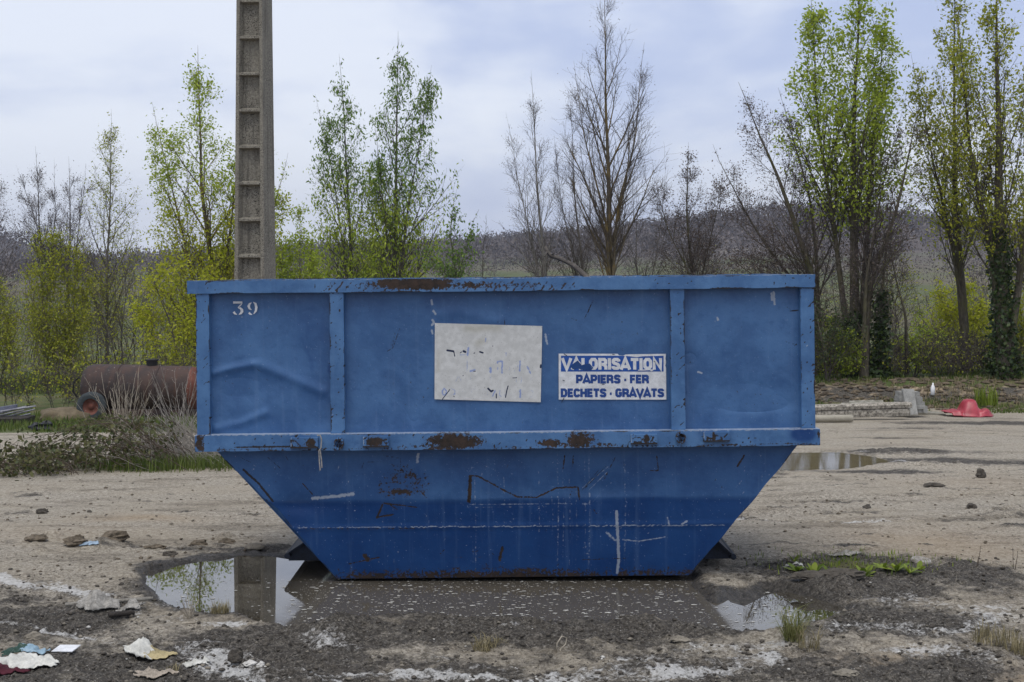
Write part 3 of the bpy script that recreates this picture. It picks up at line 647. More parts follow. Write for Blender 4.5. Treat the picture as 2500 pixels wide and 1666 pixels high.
def paint_bay(p):
    # soft shade under the top rail painted in as a deeper tone
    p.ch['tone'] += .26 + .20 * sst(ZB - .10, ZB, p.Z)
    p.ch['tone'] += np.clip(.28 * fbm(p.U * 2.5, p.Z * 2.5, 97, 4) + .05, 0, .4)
    for q in [[(925, 755), (908, 800), (895, 808)], [(915, 762), (905, 800)], [(1165, 726), (1167, 765)], [(1150, 735), (1150, 742)], [(1365, 700), (1350, 732)], [(1370, 690), (1358, 718)],
              [(1320, 732), (1345, 742)], [(1280, 998), (1335, 1008)], [(940, 1010), (960, 1000), (980, 1002)], [(700, 1005), (715, 1008)], [(1815, 706), (1825, 712), (1848, 713)], [(1815, 714), (1848, 717)],
              [(1808, 780), (1815, 788), (1838, 793)], [(1836, 790), (1830, 797)], [(560, 768), (562, 772)], [(596, 848), (606, 856)], [(760, 835), (790, 845)], [(1050, 880), (1080, 870)], [(1095, 1010), (1115, 1022)]]:
        p.line('chip', q, 1.4, .70)
    for q in [[(1002, 715), (1008, 722)], [(1000, 735), (1004, 742), (998, 748)], [(998, 760), (1000, 766)], [(940, 868), (946, 856)], [(998, 690), (1000, 700)], [(1259, 768), (1263, 790)], [(1785, 672), (1787, 700)], [(1780, 674), (1781, 690)],
              [(1655, 730), (1656, 735)], [(1610, 855), (1618, 858)]]:
        p.line('scr', q, 3, 1.0)
    for q in [[(970, 840), (1000, 860)], [(620, 690), (630, 760)], [(1400, 700), (1420, 760)], [(1650, 720), (1650, 800)]]:
        p.line('scr', q, 6, .3)
    p.specks('chip', 220, 21, (490, 690, 1845, 1000), (1.3, 1.2), .75); p.specks('scr', 90, 22, (490, 690, 1845, 1000), (1.3, 4), .5)
    p.specks('tone', 260, 23, (490, 690, 1845, 1000), (4.0, 12), .38)
    for q in [[(700, 780), (720, 830)], [(720, 830), (722, 850)]]: p.line('tone', q, 12, .6)
    p.ell('tone', 763, 848, 9, 17, .9)
for a, b in ((-1.894, -1.121), (-1.033, 1.058), (1.146, 1.891)):
    gridplate('bay_panel', lambda z, a=a: a, lambda z, b=b: b, ZM1 - .004, ZB + .004, bay_y, .0062, paint_bay)

# --- lower hull
def lowy(U, Z):
    y = np.interp(Z, [0, .49, .53, ZM0], [.19, .098, .088, .07]) + 0.004 * fbm(U * 1.3, Z * 2, 96, 3)
    y = y - 0.004 * np.exp(-((Z - .345) / .02) ** 2)
    y = y + .02 * np.exp(-((U + 1.35) / .16) ** 2 - ((Z - .50) / .07) ** 2) + .010 * np.exp(-((U - .55) / .3) ** 2 - ((Z - .58) / .08) ** 2)
    return y
def ledge(z): return float(np.interp(z, [0, .473, .866], [-1.119, -1.490, -1.880])) + .006 * sin(z * 31)
def redge(z): return float(np.interp(z, [0, .866], [1.183, 1.888])) + .004 * sin(z * 27 + 1)
def paint_low(p):
    D = p.D
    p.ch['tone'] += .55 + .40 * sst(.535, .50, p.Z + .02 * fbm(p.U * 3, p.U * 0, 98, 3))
    p.ch['tone'] -= .22 * np.exp(-((p.Z - .56) / .05) ** 2) * sst(-.9, -.2, p.U) * sst(1.0, .4, p.U)  # lit band above the crease, painted in as a paler tone
    for x, y0, y1, w in [(1283, 1035, 1300, 3), (1355, 1050, 1310, 3.5), (1345, 1040, 1320, 2), (1437, 1055, 1310, 3.5), (1295, 1060, 1300, 2), (1310, 1100, 1320, 2), (1325, 1120, 1310, 2), (1240, 1080, 1240, 1.6), (1093, 1080, 1330, 2.5),
                         (1086, 1240, 1320, 2), (1160, 1090, 1200, 1.5), (1270, 1140, 1240, 2), (1750, 1060, 1230, 2), (1700, 1080, 1180, 1.5), (1545, 1060, 1180, 1.2), (1850, 1050, 1090, 1.2), (600, 1060, 1120, 1.2), (1460, 1200, 1300, 1.5), (905, 1160, 1300, 1.2)]:
        p.line('scr', [(x, y0), (x + 2, (y0 + y1) / 2), (x - 1, y1)], w, .42)
    for q, w, a in [([(1418, 1175), (1421, 1230), (1424, 1290), (1420, 1322)], 4.0, 1.1), ([(1432, 1242), (1470, 1246), (1530, 1236)], 2, .8), ([(1395, 1225), (1415, 1243)], 5, .7), ([(720, 1144), (785, 1138), (815, 1133)], 5, .85),
                    ([(760, 1140), (812, 1132)], 4, .7), ([(1075, 1158), (1360, 1157)], 1.8, .6), ([(1075, 1165), (1310, 1164)], 1.6, .45), ([(965, 1042), (963, 1060)], 4, .9), ([(1535, 1190), (1540, 1208)], 2.5, .9), ([(1568, 1205), (1580, 1198)], 3, 1),
                    ([(1075, 1090), (1098, 1060), (1140, 1078)], 1.5, .5), ([(1140, 1078), (1160, 1130)], 1.3, .45), ([(1345, 1175), (1400, 1110)], 1.2, .4), ([(1520, 1090), (1590, 1085)], 1.3, .4), ([(1710, 1070), (1712, 1095), (1690, 1120)], 1.3, .5), ([(1340, 1120), (1400, 1070)], 1.3, .7), ([(1355, 1125), (1405, 1075)], 1.3, .6)]:
        p.line('scr', q, w, a)
    rng = np.random.default_rng(4)
    wl = [(683 + i * 4.0, 1213 - i * .024 + .8 * rng.normal()) for i in range(0, 252)]
    for s_ in range(0, 251, 6): p.line('scr', wl[s_:s_ + 7], 1.7, .45 + .5 * rng.random()); 
    p.line('rust', [(690, 1216), (900, 1215), (1000, 1214)], 2.2, .55); p.line('rust', [(1100, 1213), (1620, 1208)], 1.6, .25)
    # star-shaped rust patch
    p.ell('rust', 930, 1080, 52, 22, .46); p.ell('rust', 930, 1128, 62, 13, .62); p.ell('rust', 945, 1095, 46, 34, .48); p.ell('rust', 980, 1115, 34, 28, .42)
    for q in [[(880, 1110), (985, 1095)], [(895, 1085), (955, 1130)], [(925, 1075), (985, 1145)], [(870, 1130), (980, 1125)], [(890, 1140), (965, 1110)], [(905, 1065), (950, 1085)], [(940, 1065), (935, 1100)]]:
        p.line('rust', q, 4, .50)
    for k_ in range(60):
        th = rng.random() * 2 * pi; rr = rng.random() ** .7; p.ell('rust', 932 + 62 * rr * cos(th), 1106 + 42 * rr * sin(th), 4 + 7 * rng.random(), 3 + 4 * rng.random(), .5)
    for q, w, a in [([(882, 1158), (868, 1190)], 3, .9), ([(868, 1188), (905, 1182)], 3, .8), ([(885, 1155), (960, 1165)], 2.4, .8), ([(900, 1160), (915, 1170)], 2, .8), ([(1080, 1150), (1084, 1095)], 6, .85), ([(1082, 1092), (1100, 1092), (1160, 1125), (1190, 1140), (1235, 1142), (1280, 1120), (1330, 1118), (1333, 1150)], 3.2, .72),
                    ([(1415, 1050), (1390, 1100)], 2.2, .6), ([(1710, 1045), (1695, 1070)], 3, .8), ([(1865, 1048), (1862, 1062)], 3, .8), ([(1510, 1045), (1514, 1080), (1495, 1080)], 2, .8), ([(1300, 1045), (1296, 1075)], 2.4, .7), ([(1320, 1045), (1318, 1070)], 2.4, .6), ([(1155, 1260), (1148, 1290)], 5, .8),
                    ([(838, 1280), (845, 1290)], 8, .75), ([(800, 1300), (870, 1284)], 2.6, .7), ([(1340, 1290), (1440, 1287)], 1.8, .7), ([(1505, 1130), (1500, 1160)], 2, .5), ([(1660, 1115), (1655, 1135)], 2, .5), ([(700, 1110), (722, 1135)], 2, .8), ([(1040, 1285), (1170, 1284)], 1.6, .5), ([(1365, 1170), (1372, 1180)], 3, .6)]:
        p.line('rust', q, w, a)
    for q in [[(560, 1050), (585, 1062)], [(620, 1048), (650, 1075)], [(662, 1046), (668, 1058)], [(840, 1062), (835, 1075)], [(850, 1060), (890, 1058)], [(885, 1044), (925, 1052), (924, 1070)], [(1380, 1075), (1340, 1125)], [(1395, 1068), (1345, 1122)], [(1435, 1060), (1437, 1075)]]:
        p.line('chip', q, 1.4, .66)
    base = sst(.13, .0, p.Z) * (.60 + .40 * fbm(p.U * 2.2, p.Z * 4, 99, 4)); p.put('rust', base)
    p.ell('rust', 1130, 1310, 60, 16, .45); p.ell('rust', 850, 1320, 90, 8, .25)
    e = np.minimum(p.U - np.interp(p.Z, [0, .473, .866], [-1.119, -1.490, -1.880]), np.interp(p.Z, [0, .866], [1.183, 1.888]) - p.U)
    p.put('chip', np.exp(-(e / .008) ** 2) * (.5 + .5 * fbm(p.Z * 14, p.Z * 0, 7, 3)))
    p.line('chip', [(565, 1078), (600, 1110), (630, 1150)], 4, .8)
    p.put('rust', .42 * sst(ZM0 - .03, ZM0, p.Z))
    p.specks('scr', 260, 31, (540, 1045, 1800, 1320), (1.3, 2), .75); p.specks('chip', 160, 32, (540, 1045, 1800, 1320), (1.3, 1.6), .75); p.specks('rust', 30, 33, (600, 1050, 1750, 1320), (2.2, 7), .6)
    p.specks('tone', 60, 34, (540, 1045, 1800, 1320), (10, 40), .25)
    p.ch['tone'] = np.clip(p.ch['tone'], 0, 1)
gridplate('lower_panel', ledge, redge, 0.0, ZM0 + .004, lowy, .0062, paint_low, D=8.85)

# --- ends, back, floor (same steel, seen from elsewhere)
pm = MB()
for s in (-1, 1):
    u = UL + .004 if s < 0 else UR - .004
    a = [(u, ZB), (u, ZM0 + .02), (ledge(.866) + .02 if s < 0 else redge(.866) - .02, ZM0), (-1.12 if s < 0 else 1.184, 0)]
    mb = MB()
    th = .006 * -s
    for (x0, z0), (x1, z1), i in zip(a[:-1], a[1:], range(3)):
        y0 = .06 if i < 1 else .078; 
        yb = [.062 if i == 0 else .072, .062 if i == 0 else .072 + .12 * (i == 2)]
        v = [(x0, yb[0], z0), (x0, W - yb[0], z0), (x1, W - yb[1], z1), (x1, yb[1], z1)]
        b = len(mb.v); mb.v += v + [(x + th, y, z) for x, y, z in v]
        mb.f += [(b, b + 1, b + 2, b + 3), (b + 7, b + 6, b + 5, b + 4), (b, b + 4, b + 5, b + 1), (b + 2, b + 6, b + 7, b + 3)]
    mb.build('end_panel', M_PAINT, skip)
    gbox('top_rail', *( (-2.03, -1.955) if s < 0 else (1.90, 1.984)), .076, W - .076, ZB + .001, ZR - .001, None, .04)
    gbox('middle_rail', *((UL - .006, UL + .05) if s < 0 else (UR - .05, UR + .018)), .072, W - .072, ZM0 + .002, ZM1 - .002, None, .04)
gbox('top_rail', -2.03, 1.985, W - .075, W + .012, ZB, ZR, lambda p: p.ch.__setitem__('scr', np.where(p.V[:, 2] > ZR - .001, .4, 0)), .02, wob=.006)
gbox('middle_rail', UL - .008, 2.0, W - .07, W + .03, ZM0, ZM1, None, .04)
for a, b in ((UL, -1.893), (-1.122, -1.032), (1.057, 1.147), (1.890, UR)):
    gbox('post', a, b, W - .07, W, ZM1 + .001, ZB - .001, None, .04)
MB().box(-1.895, 1.893, W - .064, W - .056, ZM1 - .003, ZB + .003).build('back_panel', M_PAINT, skip)
mb = MB(); mb.v = [(-1.88, W - .07, ZM0), (1.888, W - .07, ZM0), (1.183, W - .19, 0), (-1.119, W - .19, 0)]; mb.v += [(x, y - .006, z) for x, y, z in mb.v]
mb.f = [(0, 1, 2, 3), (7, 6, 5, 4), (0, 4, 5, 1), (2, 6, 7, 3)]; mb.build('back_panel', M_PAINT, skip)
MB().box(-1.115, 1.179, .195, W - .195, .002, .010).build('floor_plate', M_PAINT, skip)

# --- lugs, tubes, lifting brackets
def lug(dx0, dy0, dx1, dy1, rustv):
    x0, z1 = ld(dx0, dy0, 8.70); x1, z0 = ld(dx1, dy1, 8.70)
    def pt(p):
        p.ch['chip'][:] = 0; p.specks('chip', 26, int(dx0), (dx0, dy0, dx1, dy1), (2.2, 5), .9); p.ell('rust', dx0 + (dx1 - dx0) * rustv[0], (dy0 + dy1) / 2, rustv[1], 14, .9)
        p.line('chip', [(dx0, dy1), (dx1, dy1 - 1)], 2.5, .9); p.line('scr', [(dx0 + 1, dy0), (dx0 + 1, dy1)], 1.5, .8)
    gbox('lug', x0, x1, -.054, -.029, z0, z1, pt, .006, D=8.685)
lug(712 - 40, 1006, 735, 1029, (.75, 13)); lug(838, 1004, 897, 1027, (.45, 26)); lug(1453, 998, 1513, 1020, (.6, 9)); lug(1620, 993, 1679, 1014, (.4, 5))
for dx, dy in ((783, 1019), (1567, 1005)):
    u, z = ld(dx, dy, 8.70); mb = MB(); k = 24
    prof = [(-.031, .033), (-.070, .033), (-.070, .024), (-.036, .023), (-.036, .0005)]
    mb.lathe(prof, k, 'y'); mb.v = [(x * .95 + u, y, zz * 1.15 + z) for x, y, zz in mb.v]
    me = mb.mesh('tube'); a = me.attributes.new('m1', 'FLOAT_COLOR', 'POINT')
    rr = np.random.default_rng(int(dx)).random(len(me.vertices))
    a.data.foreach_set('color', np.stack([.25 + .55 * rr, .35 * rr, 0 * rr, 0 * rr], 1).astype(np.float32).ravel())
    obj('tube', me, M_PAINT, skip)
M_DARK = plain('dark blue steel', (0.022, 0.032, 0.055), .55, .3, 14, .2, dark=(0.012, 0.014, 0.018))
def bracket(s):
    br = 'lifting_bracket'
    Dk = 9.18; yl = Dk - SY
    if s < 0: A = lo(752, 1322, Dk); B = lo(706, 1352, Dk); C = lo(806, 1372, Dk); c = lo(702, 1358, Dk); e = lo(752, 1309, Dk); g = lo(694, 1336, Dk)
    else: A = lo(1750, 1322, Dk); B = lo(1784, 1354, Dk); C = lo(1700, 1369, Dk); c = lo(1791, 1360, Dk); e = lo(1756, 1312, Dk); g = lo(1802, 1340, Dk)
    o = MB().prism([A, B, c, (c[0], C[1]), C][::1], yl + .05, yl + .062).build(br, M_DARK, skip)
    t = .010
    n = np.array([-(B[1] - A[1]), B[0] - A[0]]); n = n / np.linalg.norm(n) * t
    if n[1] < 0: n = -n
    q = [A, B, (B[0] + n[0], B[1] + n[1]), (A[0] + n[0], A[1] + n[1])]
    MB().prism(q, yl, W - yl).build('flange', M_DARK, o)
    MB().prism([A, B, c, (c[0], C[1]), C][::1], W - yl - .062, W - yl - .05).build('gusset', M_DARK, o)
    b = MB(); b.lathe([(yl - .004, .0005), (yl - .004, .020), (W - yl, .020), (W - yl, .0005)], 16, 'y'); b.v = [(x + c[0], y, z + c[1]) for x, y, z in b.v]
    b.build('bar', M_DARK, o)
bracket(-1); bracket(1)

# --- stencilled number, stickers
M_WHITE = plain('white print', (0.70, 0.71, 0.72), .55, .15, 30, .05)
M_OLDW = None
def sticker_mat():
    m, nt, out = material('sun-bleached sticker')
    v = N(nt, 'TexCoord', None, 3); a = nt.nodes.new('ShaderNodeAttribute'); a.attribute_name = 'm1'
    sp = nt.nodes.new('ShaderNodeSeparateColor'); nt.links.new(a.outputs[0], sp.inputs[0])
    n1 = noise(nt, v, 26, 5, .6); n2 = noise(nt, v, 150, 3, .6); n3 = noise(nt, v, 60, 5, .6)
    c = mixc(nt, ramp(nt, n1, .35, .7), (0.50, 0.50, 0.48), (0.60, 0.60, 0.58))
    c = mixc(nt, mth(nt, 'MULTIPLY', ramp(nt, n2, .66, .70), .8), c, (0.08, 0.08, 0.08))
    c = mixc(nt, mth(nt, 'MULTIPLY', sp.outputs[2], .55), c, (0.36, 0.34, 0.26))
    bl = ramp(nt, mth(nt, 'ADD', sp.outputs[0], mth(nt, 'MULTIPLY', mth(nt, 'SUBTRACT', n3, .5), 1.1)), .35, .75)
    c = mixc(nt, mth(nt, 'MULTIPLY', bl, .8), c, (0.17, 0.25, 0.52))
    c = mixc(nt, ramp(nt, sp.outputs[1], .35, .55), c, (0.012, 0.020, 0.055))
    bsdf(nt, out, Base_Color=c, Roughness=.6, Specular_IOR_Level=.3)
    return m
M_OLDW = sticker_mat()
YS = 0.0485                      # stickers lie a few mm proud of the dented bay
def faded_sticker():
    Z5 = lambda x, y: lo(1040 + x / 6.03, 740 + y / 6.03, SY + YS)
    tl, tr, br, bl = [np.array(Z5(*p)) for p in ((172, 296), (1752, 340), (1718, 1462), (155, 1418))]
    nx, nz = 176, 124
    s = np.linspace(0, 1, nx)[None, :, None]; t = np.linspace(0, 1, nz)[:, None, None]
    P = (bl * (1 - s) + br * s) * (1 - t) + (tl * (1 - s) + tr * s) * t
    U, Z = P[..., 0], P[..., 1]; ch = np.zeros((nz, nx, 4))
    def ln(c, pts, w, a=1.0):
        d = seg_dist(U, Z, [Z5(*p) for p in pts]); w = w / 6.03 / 381; ch[..., c] = np.maximum(ch[..., c], a * np.exp(-(d / w) ** 2))
    for q, w, a in [([(660, 660), (650, 770)], 22, .8), ([(540, 765), (650, 765)], 12, .7), ([(640, 840), (638, 1000)], 14, .6), ([(690, 1005), (750, 985)], 24, .75), ([(985, 960), (985, 1025)], 26, .8), ([(1088, 860), (1088, 885)], 18, .8), ([(1088, 950), (1088, 975)], 16, .8),
                    ([(1110, 860), (1158, 860), (1150, 1030)], 18, .85), ([(1420, 860), (1412, 1000)], 16, .85), ([(1330, 1010), (1385, 920)], 7, .6), ([(1525, 935), (1570, 1035)], 18, .75), ([(1215, 725), (1215, 780)], 12, .7), ([(920, 520), (915, 570)], 14, .7), ([(440, 860), (520, 960)], 8, .5), ([(1265, 950), (1265, 985)], 12, .6), ([(780, 840), (780, 870)], 10, .5),
                    ([(470, 1155), (510, 1075), (555, 1155)], 9, .65), ([(690, 1090), (690, 1130)], 9, .55), ([(720, 1080), (770, 1085), (770, 1150)], 7, .5), ([(1000, 1085), (975, 1100), (985, 1125)], 9, .6), ([(975, 1160), (1005, 1170)], 7, .5), ([(1100, 1140), (1090, 1165)], 9, .5), ([(1360, 1110), (1365, 1180), (1430, 1185), (1440, 1100), (1375, 1100)], 9, .65), ([(1490, 1110), (1520, 1120)], 6, .5), ([(1580, 1110), (1570, 1170)], 9, .55),
                    ([(300, 1258), (268, 1300), (280, 1355), (320, 1355), (335, 1300), (300, 1258)], 15, .85), ([(400, 1260), (455, 1285), (455, 1340), (400, 1355)], 13, .65), ([(570, 1270), (575, 1340)], 10, .45), ([(600, 1300), (640, 1330)], 10, .4), ([(690, 1270), (750, 1275)], 10, .45), ([(705, 1290), (705, 1340)], 9, .45), ([(880, 1275), (930, 1270), (940, 1350), (890, 1355)], 11, .55), ([(1050, 1290), (1010, 1370)], 16, .75), ([(1120, 1290), (1110, 1350), (1135, 1375)], 14, .65), ([(1418, 1285), (1415, 1385)], 20, .8), ([(1560, 1290), (1610, 1300), (1600, 1370), (1560, 1390)], 8, .5), ([(1185, 1340), (1185, 1370)], 8, .6)]:
        ln(0, q, w, a)
    for q, w in [([(350, 698), (440, 712)], 16), ([(445, 712), (460, 785)], 8), ([(540, 735), (560, 722)], 7), ([(590, 710), (615, 722)], 18), ([(740, 742), (755, 735)], 7), ([(830, 720), (875, 735)], 13), ([(735, 1005), (760, 1005)], 8), ([(945, 1260), (990, 1305), (1015, 1290)], 15), ([(270, 1418), (340, 1330), (380, 1275)], 7), ([(1240, 1222), (1220, 1290), (1200, 1390)], 9), ([(1065, 1340), (1065, 1400)], 9), ([(1310, 1105), (1370, 1100)], 6), ([(1019, 634), (1020, 636)], 8), ([(435, 1370), (448, 1384)], 6), ([(1725, 915), (1722, 950)], 14), ([(585, 1065), (575, 1075)], 5)]:
        ln(1, q, w, 1.0)
    ln(2, [(640, 370), (760, 390), (980, 360), (1100, 370)], 60, .9); ln(2, [(800, 590), (880, 560)], 50, .8); ln(2, [(215, 720), (215, 1000)], 30, .5)
    V = np.stack([U, np.full(U.shape, YS), Z], -1).reshape(-1, 3)
    i = np.arange(nz - 1)[:, None] * nx + np.arange(nx - 1)[None]
    Q = np.stack([i, i + 1, i + nx + 1, i + nx], -1).reshape(-1, 4)
    o = obj('sticker', mesh_np('sticker', V, Q, None, False, {'m1': ch.reshape(-1, 4)}), M_OLDW, skip)
    o['label'] = 'blank bleached white sticker with ghost lettering'
faded_sticker()

GL = {  # glyphs: (width, strokes) on a unit cap height
 'V': (.86, [[(.0, 1), (.43, 0.02), (.86, 1)]]), 'A': (.86, [[(0, 0), (.43, .98), (.86, 0)], [(.2, .27), (.66, .27)]]), 'L': (.62, [[(.12, 1), (.12, .12), (.62, .12)]]),
 'O': (.84, [[(.28, .12), (.56, .12), (.70, .26), (.72, .5), (.70, .74), (.56, .88), (.28, .88), (.14, .74), (.12, .5), (.14, .26), (.28, .12)]]),
 'R': (.84, [[(.12, 0), (.12, .88), (.58, .88), (.70, .78), (.70, .56), (.58, .46), (.24, .46)], [(.50, .42), (.64, .36), (.72, .24), (.72, 0)]]), 'I': (.26, [[(.13, 0), (.13, 1)]]),
 'S': (.80, [[(.70, .70), (.68, .80), (.56, .88), (.26, .88), (.14, .80), (.13, .66), (.22, .56), (.58, .46), (.68, .36), (.67, .20), (.56, .12), (.24, .12), (.12, .20), (.10, .30)]]),
 'T': (.78, [[(0, .88), (.78, .88)], [(.39, .76), (.39, 0)]]), 'N': (.88, [[(.12, 0), (.12, .92), (.76, .08), (.76, 1)]]), 'P': (.80, [[(.12, 0), (.12, .88), (.56, .88), (.68, .78), (.68, .52), (.56, .40), (.24, .40)]]),
 'E': (.68, [[(.68, .88), (.12, .88), (.12, .12), (.68, .12)], [(.24, .5), (.62, .5)]]), 'F': (.66, [[(.66, .88), (.12, .88), (.12, 0)], [(.24, .48), (.60, .48)]]),
 'D': (.82, [[(.12, .12), (.50, .12), (.66, .24), (.70, .5), (.66, .76), (.50, .88), (.12, .88), (.12, .12)]]), 'C': (.80, [[(.70, .68), (.66, .80), (.54, .88), (.28, .88), (.15, .76), (.12, .5), (.15, .24), (.28, .12), (.54, .12), (.66, .20), (.70, .32)]]),
 'H': (.84, [[(.12, 0), (.12, 1)], [(.72, 0), (.72, 1)], [(.24, .5), (.60, .5)]]), 'G': (.84, [[(.70, .72), (.66, .80), (.54, .88), (.28, .88), (.15, .76), (.12, .5), (.15, .24), (.28, .12), (.56, .12), (.70, .22), (.71, .46), (.44, .46)]]),
 '-': (.34, [[(.04, .40), (.30, .40)]]), ' ': (.24, [])}
def letters(txt, x0, x1, yt, yb, Zf, th, y, name, mat, parent, wide=1.0):
    tot = sum(GL[c][0] + .12 for c in txt) - .12; h = yb - yt; sx = (x1 - x0) / tot; x = x0; mb = MB(); k = 0
    for c in txt:
        for st in GL[c][1]:
            pts = [np.array((x + px * sx, yb - pz * h)) for px, pz in st]
            for q in ribbon([tuple(p) for p in pts], th):
                mb.flat([Zf(*p) for p in q], y - .00012 * (k % 7))
            k += 1
        x += (GL[c][0] + .12) * sx
    return mb.build(name, mat, parent)
def words(txt, x0, x1, *a):
    tot = sum(GL[c][0] + .12 for c in txt) - .12; sx = (x1 - x0) / tot; x = x0
    for w in txt.split(' '):
        L = sum(GL[c][0] + .12 for c in w); letters(w, x, x + (L - .12) * sx, *a); x += (L + GL[' '][0] + .12) * sx
def words_sticker():
    Z6 = lambda x, y: lo(1340 + x / 7.353, 840 + y / 7.353, SY + YS)
    y = YS
    st = MB().flat([Z6(*p) for p in ((220, 175), (1280, 177), (1300, 205), (1380, 212), (1420, 190), (1600, 185), (2147, 178), (2135, 260), (2146, 330), (2132, 390), (2145, 430), (2143, 1000), (213, 1000))], y).build('sticker', M_WHITE, skip)
    st['label'] = 'white and blue sticker listing accepted waste'
    M_BLUEP = plain('blue print', (0.018, 0.085, 0.345), .5, .15, 40, .05)
    M_NAVYP = plain('navy print', (0.022, 0.070, 0.270), .5, .2, 60, .05)
    MB().flat([Z6(*p) for p in ((262, 213), (1330, 213), (1500, 222), (1620, 240), (1720, 222), (2103, 213), (2100, 497), (258, 497))], y - .0006).build('print_band', M_BLUEP, st)
    letters('VALORISATION', 285, 2068, 255, 462, Z6, 57, y - .0012, 'lettering', M_WHITE, st)
    words('PAPIERS - FER', 532, 1830, 555, 708, Z6, 45, y - .0008, 'lettering', M_NAVYP, st)
    words('DECHETS - GRAVATS', 255, 2098, 803, 955, Z6, 45, y - .0008, 'lettering', M_NAVYP, st)
    MB().flat([Z6(*p) for p in ((425, 398), (490, 345), (560, 298), (612, 352), (628, 382), (700, 360), (775, 352), (842, 432), (800, 470), (690, 478), (560, 440), (470, 455))], y - .0024).build('torn_patch', M_PAINT, st)
    MB().flat([Z6(*p) for p in ((560, 298), (600, 318), (632, 376), (618, 362))], y - .0030).build('torn_edge', M_WHITE, st)
    MB().flat([Z6(*p) for p in ((1640, 465), (1740, 460), (1860, 455), (1930, 462), (1880, 495), (1850, 470), (1760, 478), (1640, 478))], y - .0026).build('torn_edge', M_WHITE, st)
    for q in [[(310, 175), (370, 215)], [(310, 965), (262, 1050)], [(1180, 185), (1225, 190)], [(285, 650), (320, 662)], [(990, 722), (1038, 728)], [(1925, 310), (1955, 330)]]:
        mb = MB()
        for r in ribbon(q, 12): mb.flat([Z6(*p) for p in r], y - .0034)
        mb.build('scratch', M_DARK, st)
words_sticker()
def number():
    Z1 = lambda x, y: lo(440 + x / 2.941, 640 + y / 2.941, SY + .046)
    mb = MB(); sets = {}
    def rb(pts, w, o=0):
        mb = sets.setdefault(o > 3, MB())
        for q in ribbon(pts, w): mb.flat([Z1(*p) for p in q], .0455 - .0001 * o)
    rb([(402, 291), (468, 291)], 15, 0); rb([(466, 299), (452, 313), (436, 328)], [5, 8, 4], 1)
    rb([(437, 329), (452, 332), (464, 343), (465, 356), (456, 369), (442, 377)], [4, 14, 19, 19, 14, 4], 2); rb([(428, 377), (414, 371), (405, 358)], [5, 12, 17], 3)
    rb([(534, 292), (519, 302), (513, 318), (519, 335), (534, 344)], [4, 14, 18, 14, 4], 4); rb([(547, 288), (562, 300), (568, 325), (564, 352), (548, 374)], [4, 15, 19, 15, 4], 5); rb([(538, 378), (524, 374), (514, 364)], [4, 12, 16], 6)
    for k_, b_ in sets.items(): b_.build('digit', M_WHITE, skip)['label'] = 'stencilled white digit ' + ('9' if k_ else '3')
number()
# bent wire hooked over a lug
def wire():
    p = [np.array(ld(*q, 8.66)) for q in [(728, 1002), (735, 1001), (738, 1010), (737, 1030), (733, 1036)]]
    mb = MB(); mb.tube([(u, -.055, z) for u, z in p], .0042, 6)
    for e in ([(732, 1036), (733, 1060), (735, 1082)], [(735, 1036), (738, 1060), (739, 1076)]):
        mb.tube([(*[ld(*q, 8.66)][0][:1], -.055, ld(*q, 8.66)[1]) for q in e], .0040, 6)
    mb.v = [(x + SX, y + SY, z + TILT * x) for x, y, z in mb.v]
    tag(mb.build('wire', plain('galvanised wire', (0.42, 0.40, 0.37), .45, .3, 60, .1)), 'doubled bent wire hooked over a lug of the blue skip', 'wire')
wire()

# ================================================================ concrete pole
def concrete_mat():
    m, nt, out = material('lichen-stained concrete')
    v = N(nt, 'TexCoord', None, 3)
    a = noise(nt, v, 3, 5, .6); b = noise(nt, v, 30, 6, .65); c = noise(nt, v, 75, 4, .6)
    vs = N(nt, 'Mapping', None, Vector=v, Scale=(9, 9, .8)); st = noise(nt, vs, 1.4, 4, .6)
    col = mixc(nt, ramp(nt, b, .3, .7), (0.165, 0.152, 0.125), (0.270, 0.250, 0.205))
    col = mixc(nt, mth(nt, 'MULTIPLY', ramp(nt, st, .5, .7), .7), col, (0.085, 0.078, 0.066))
    col = mixc(nt, mth(nt, 'MULTIPLY', ramp(nt, c, .53, .60), ramp(nt, a, .3, .6)), col, (0.035, 0.032, 0.028))
    col = mixc(nt, mth(nt, 'MULTIPLY', ramp(nt, c, .40, .32), .7), col, (0.42, 0.40, 0.33))
    bsdf(nt, out, Base_Color=col, Roughness=.9, Specular_IOR_Level=.2, Normal=bump(nt, c, .5, .01))
    return m
M_CONC = concrete_mat()
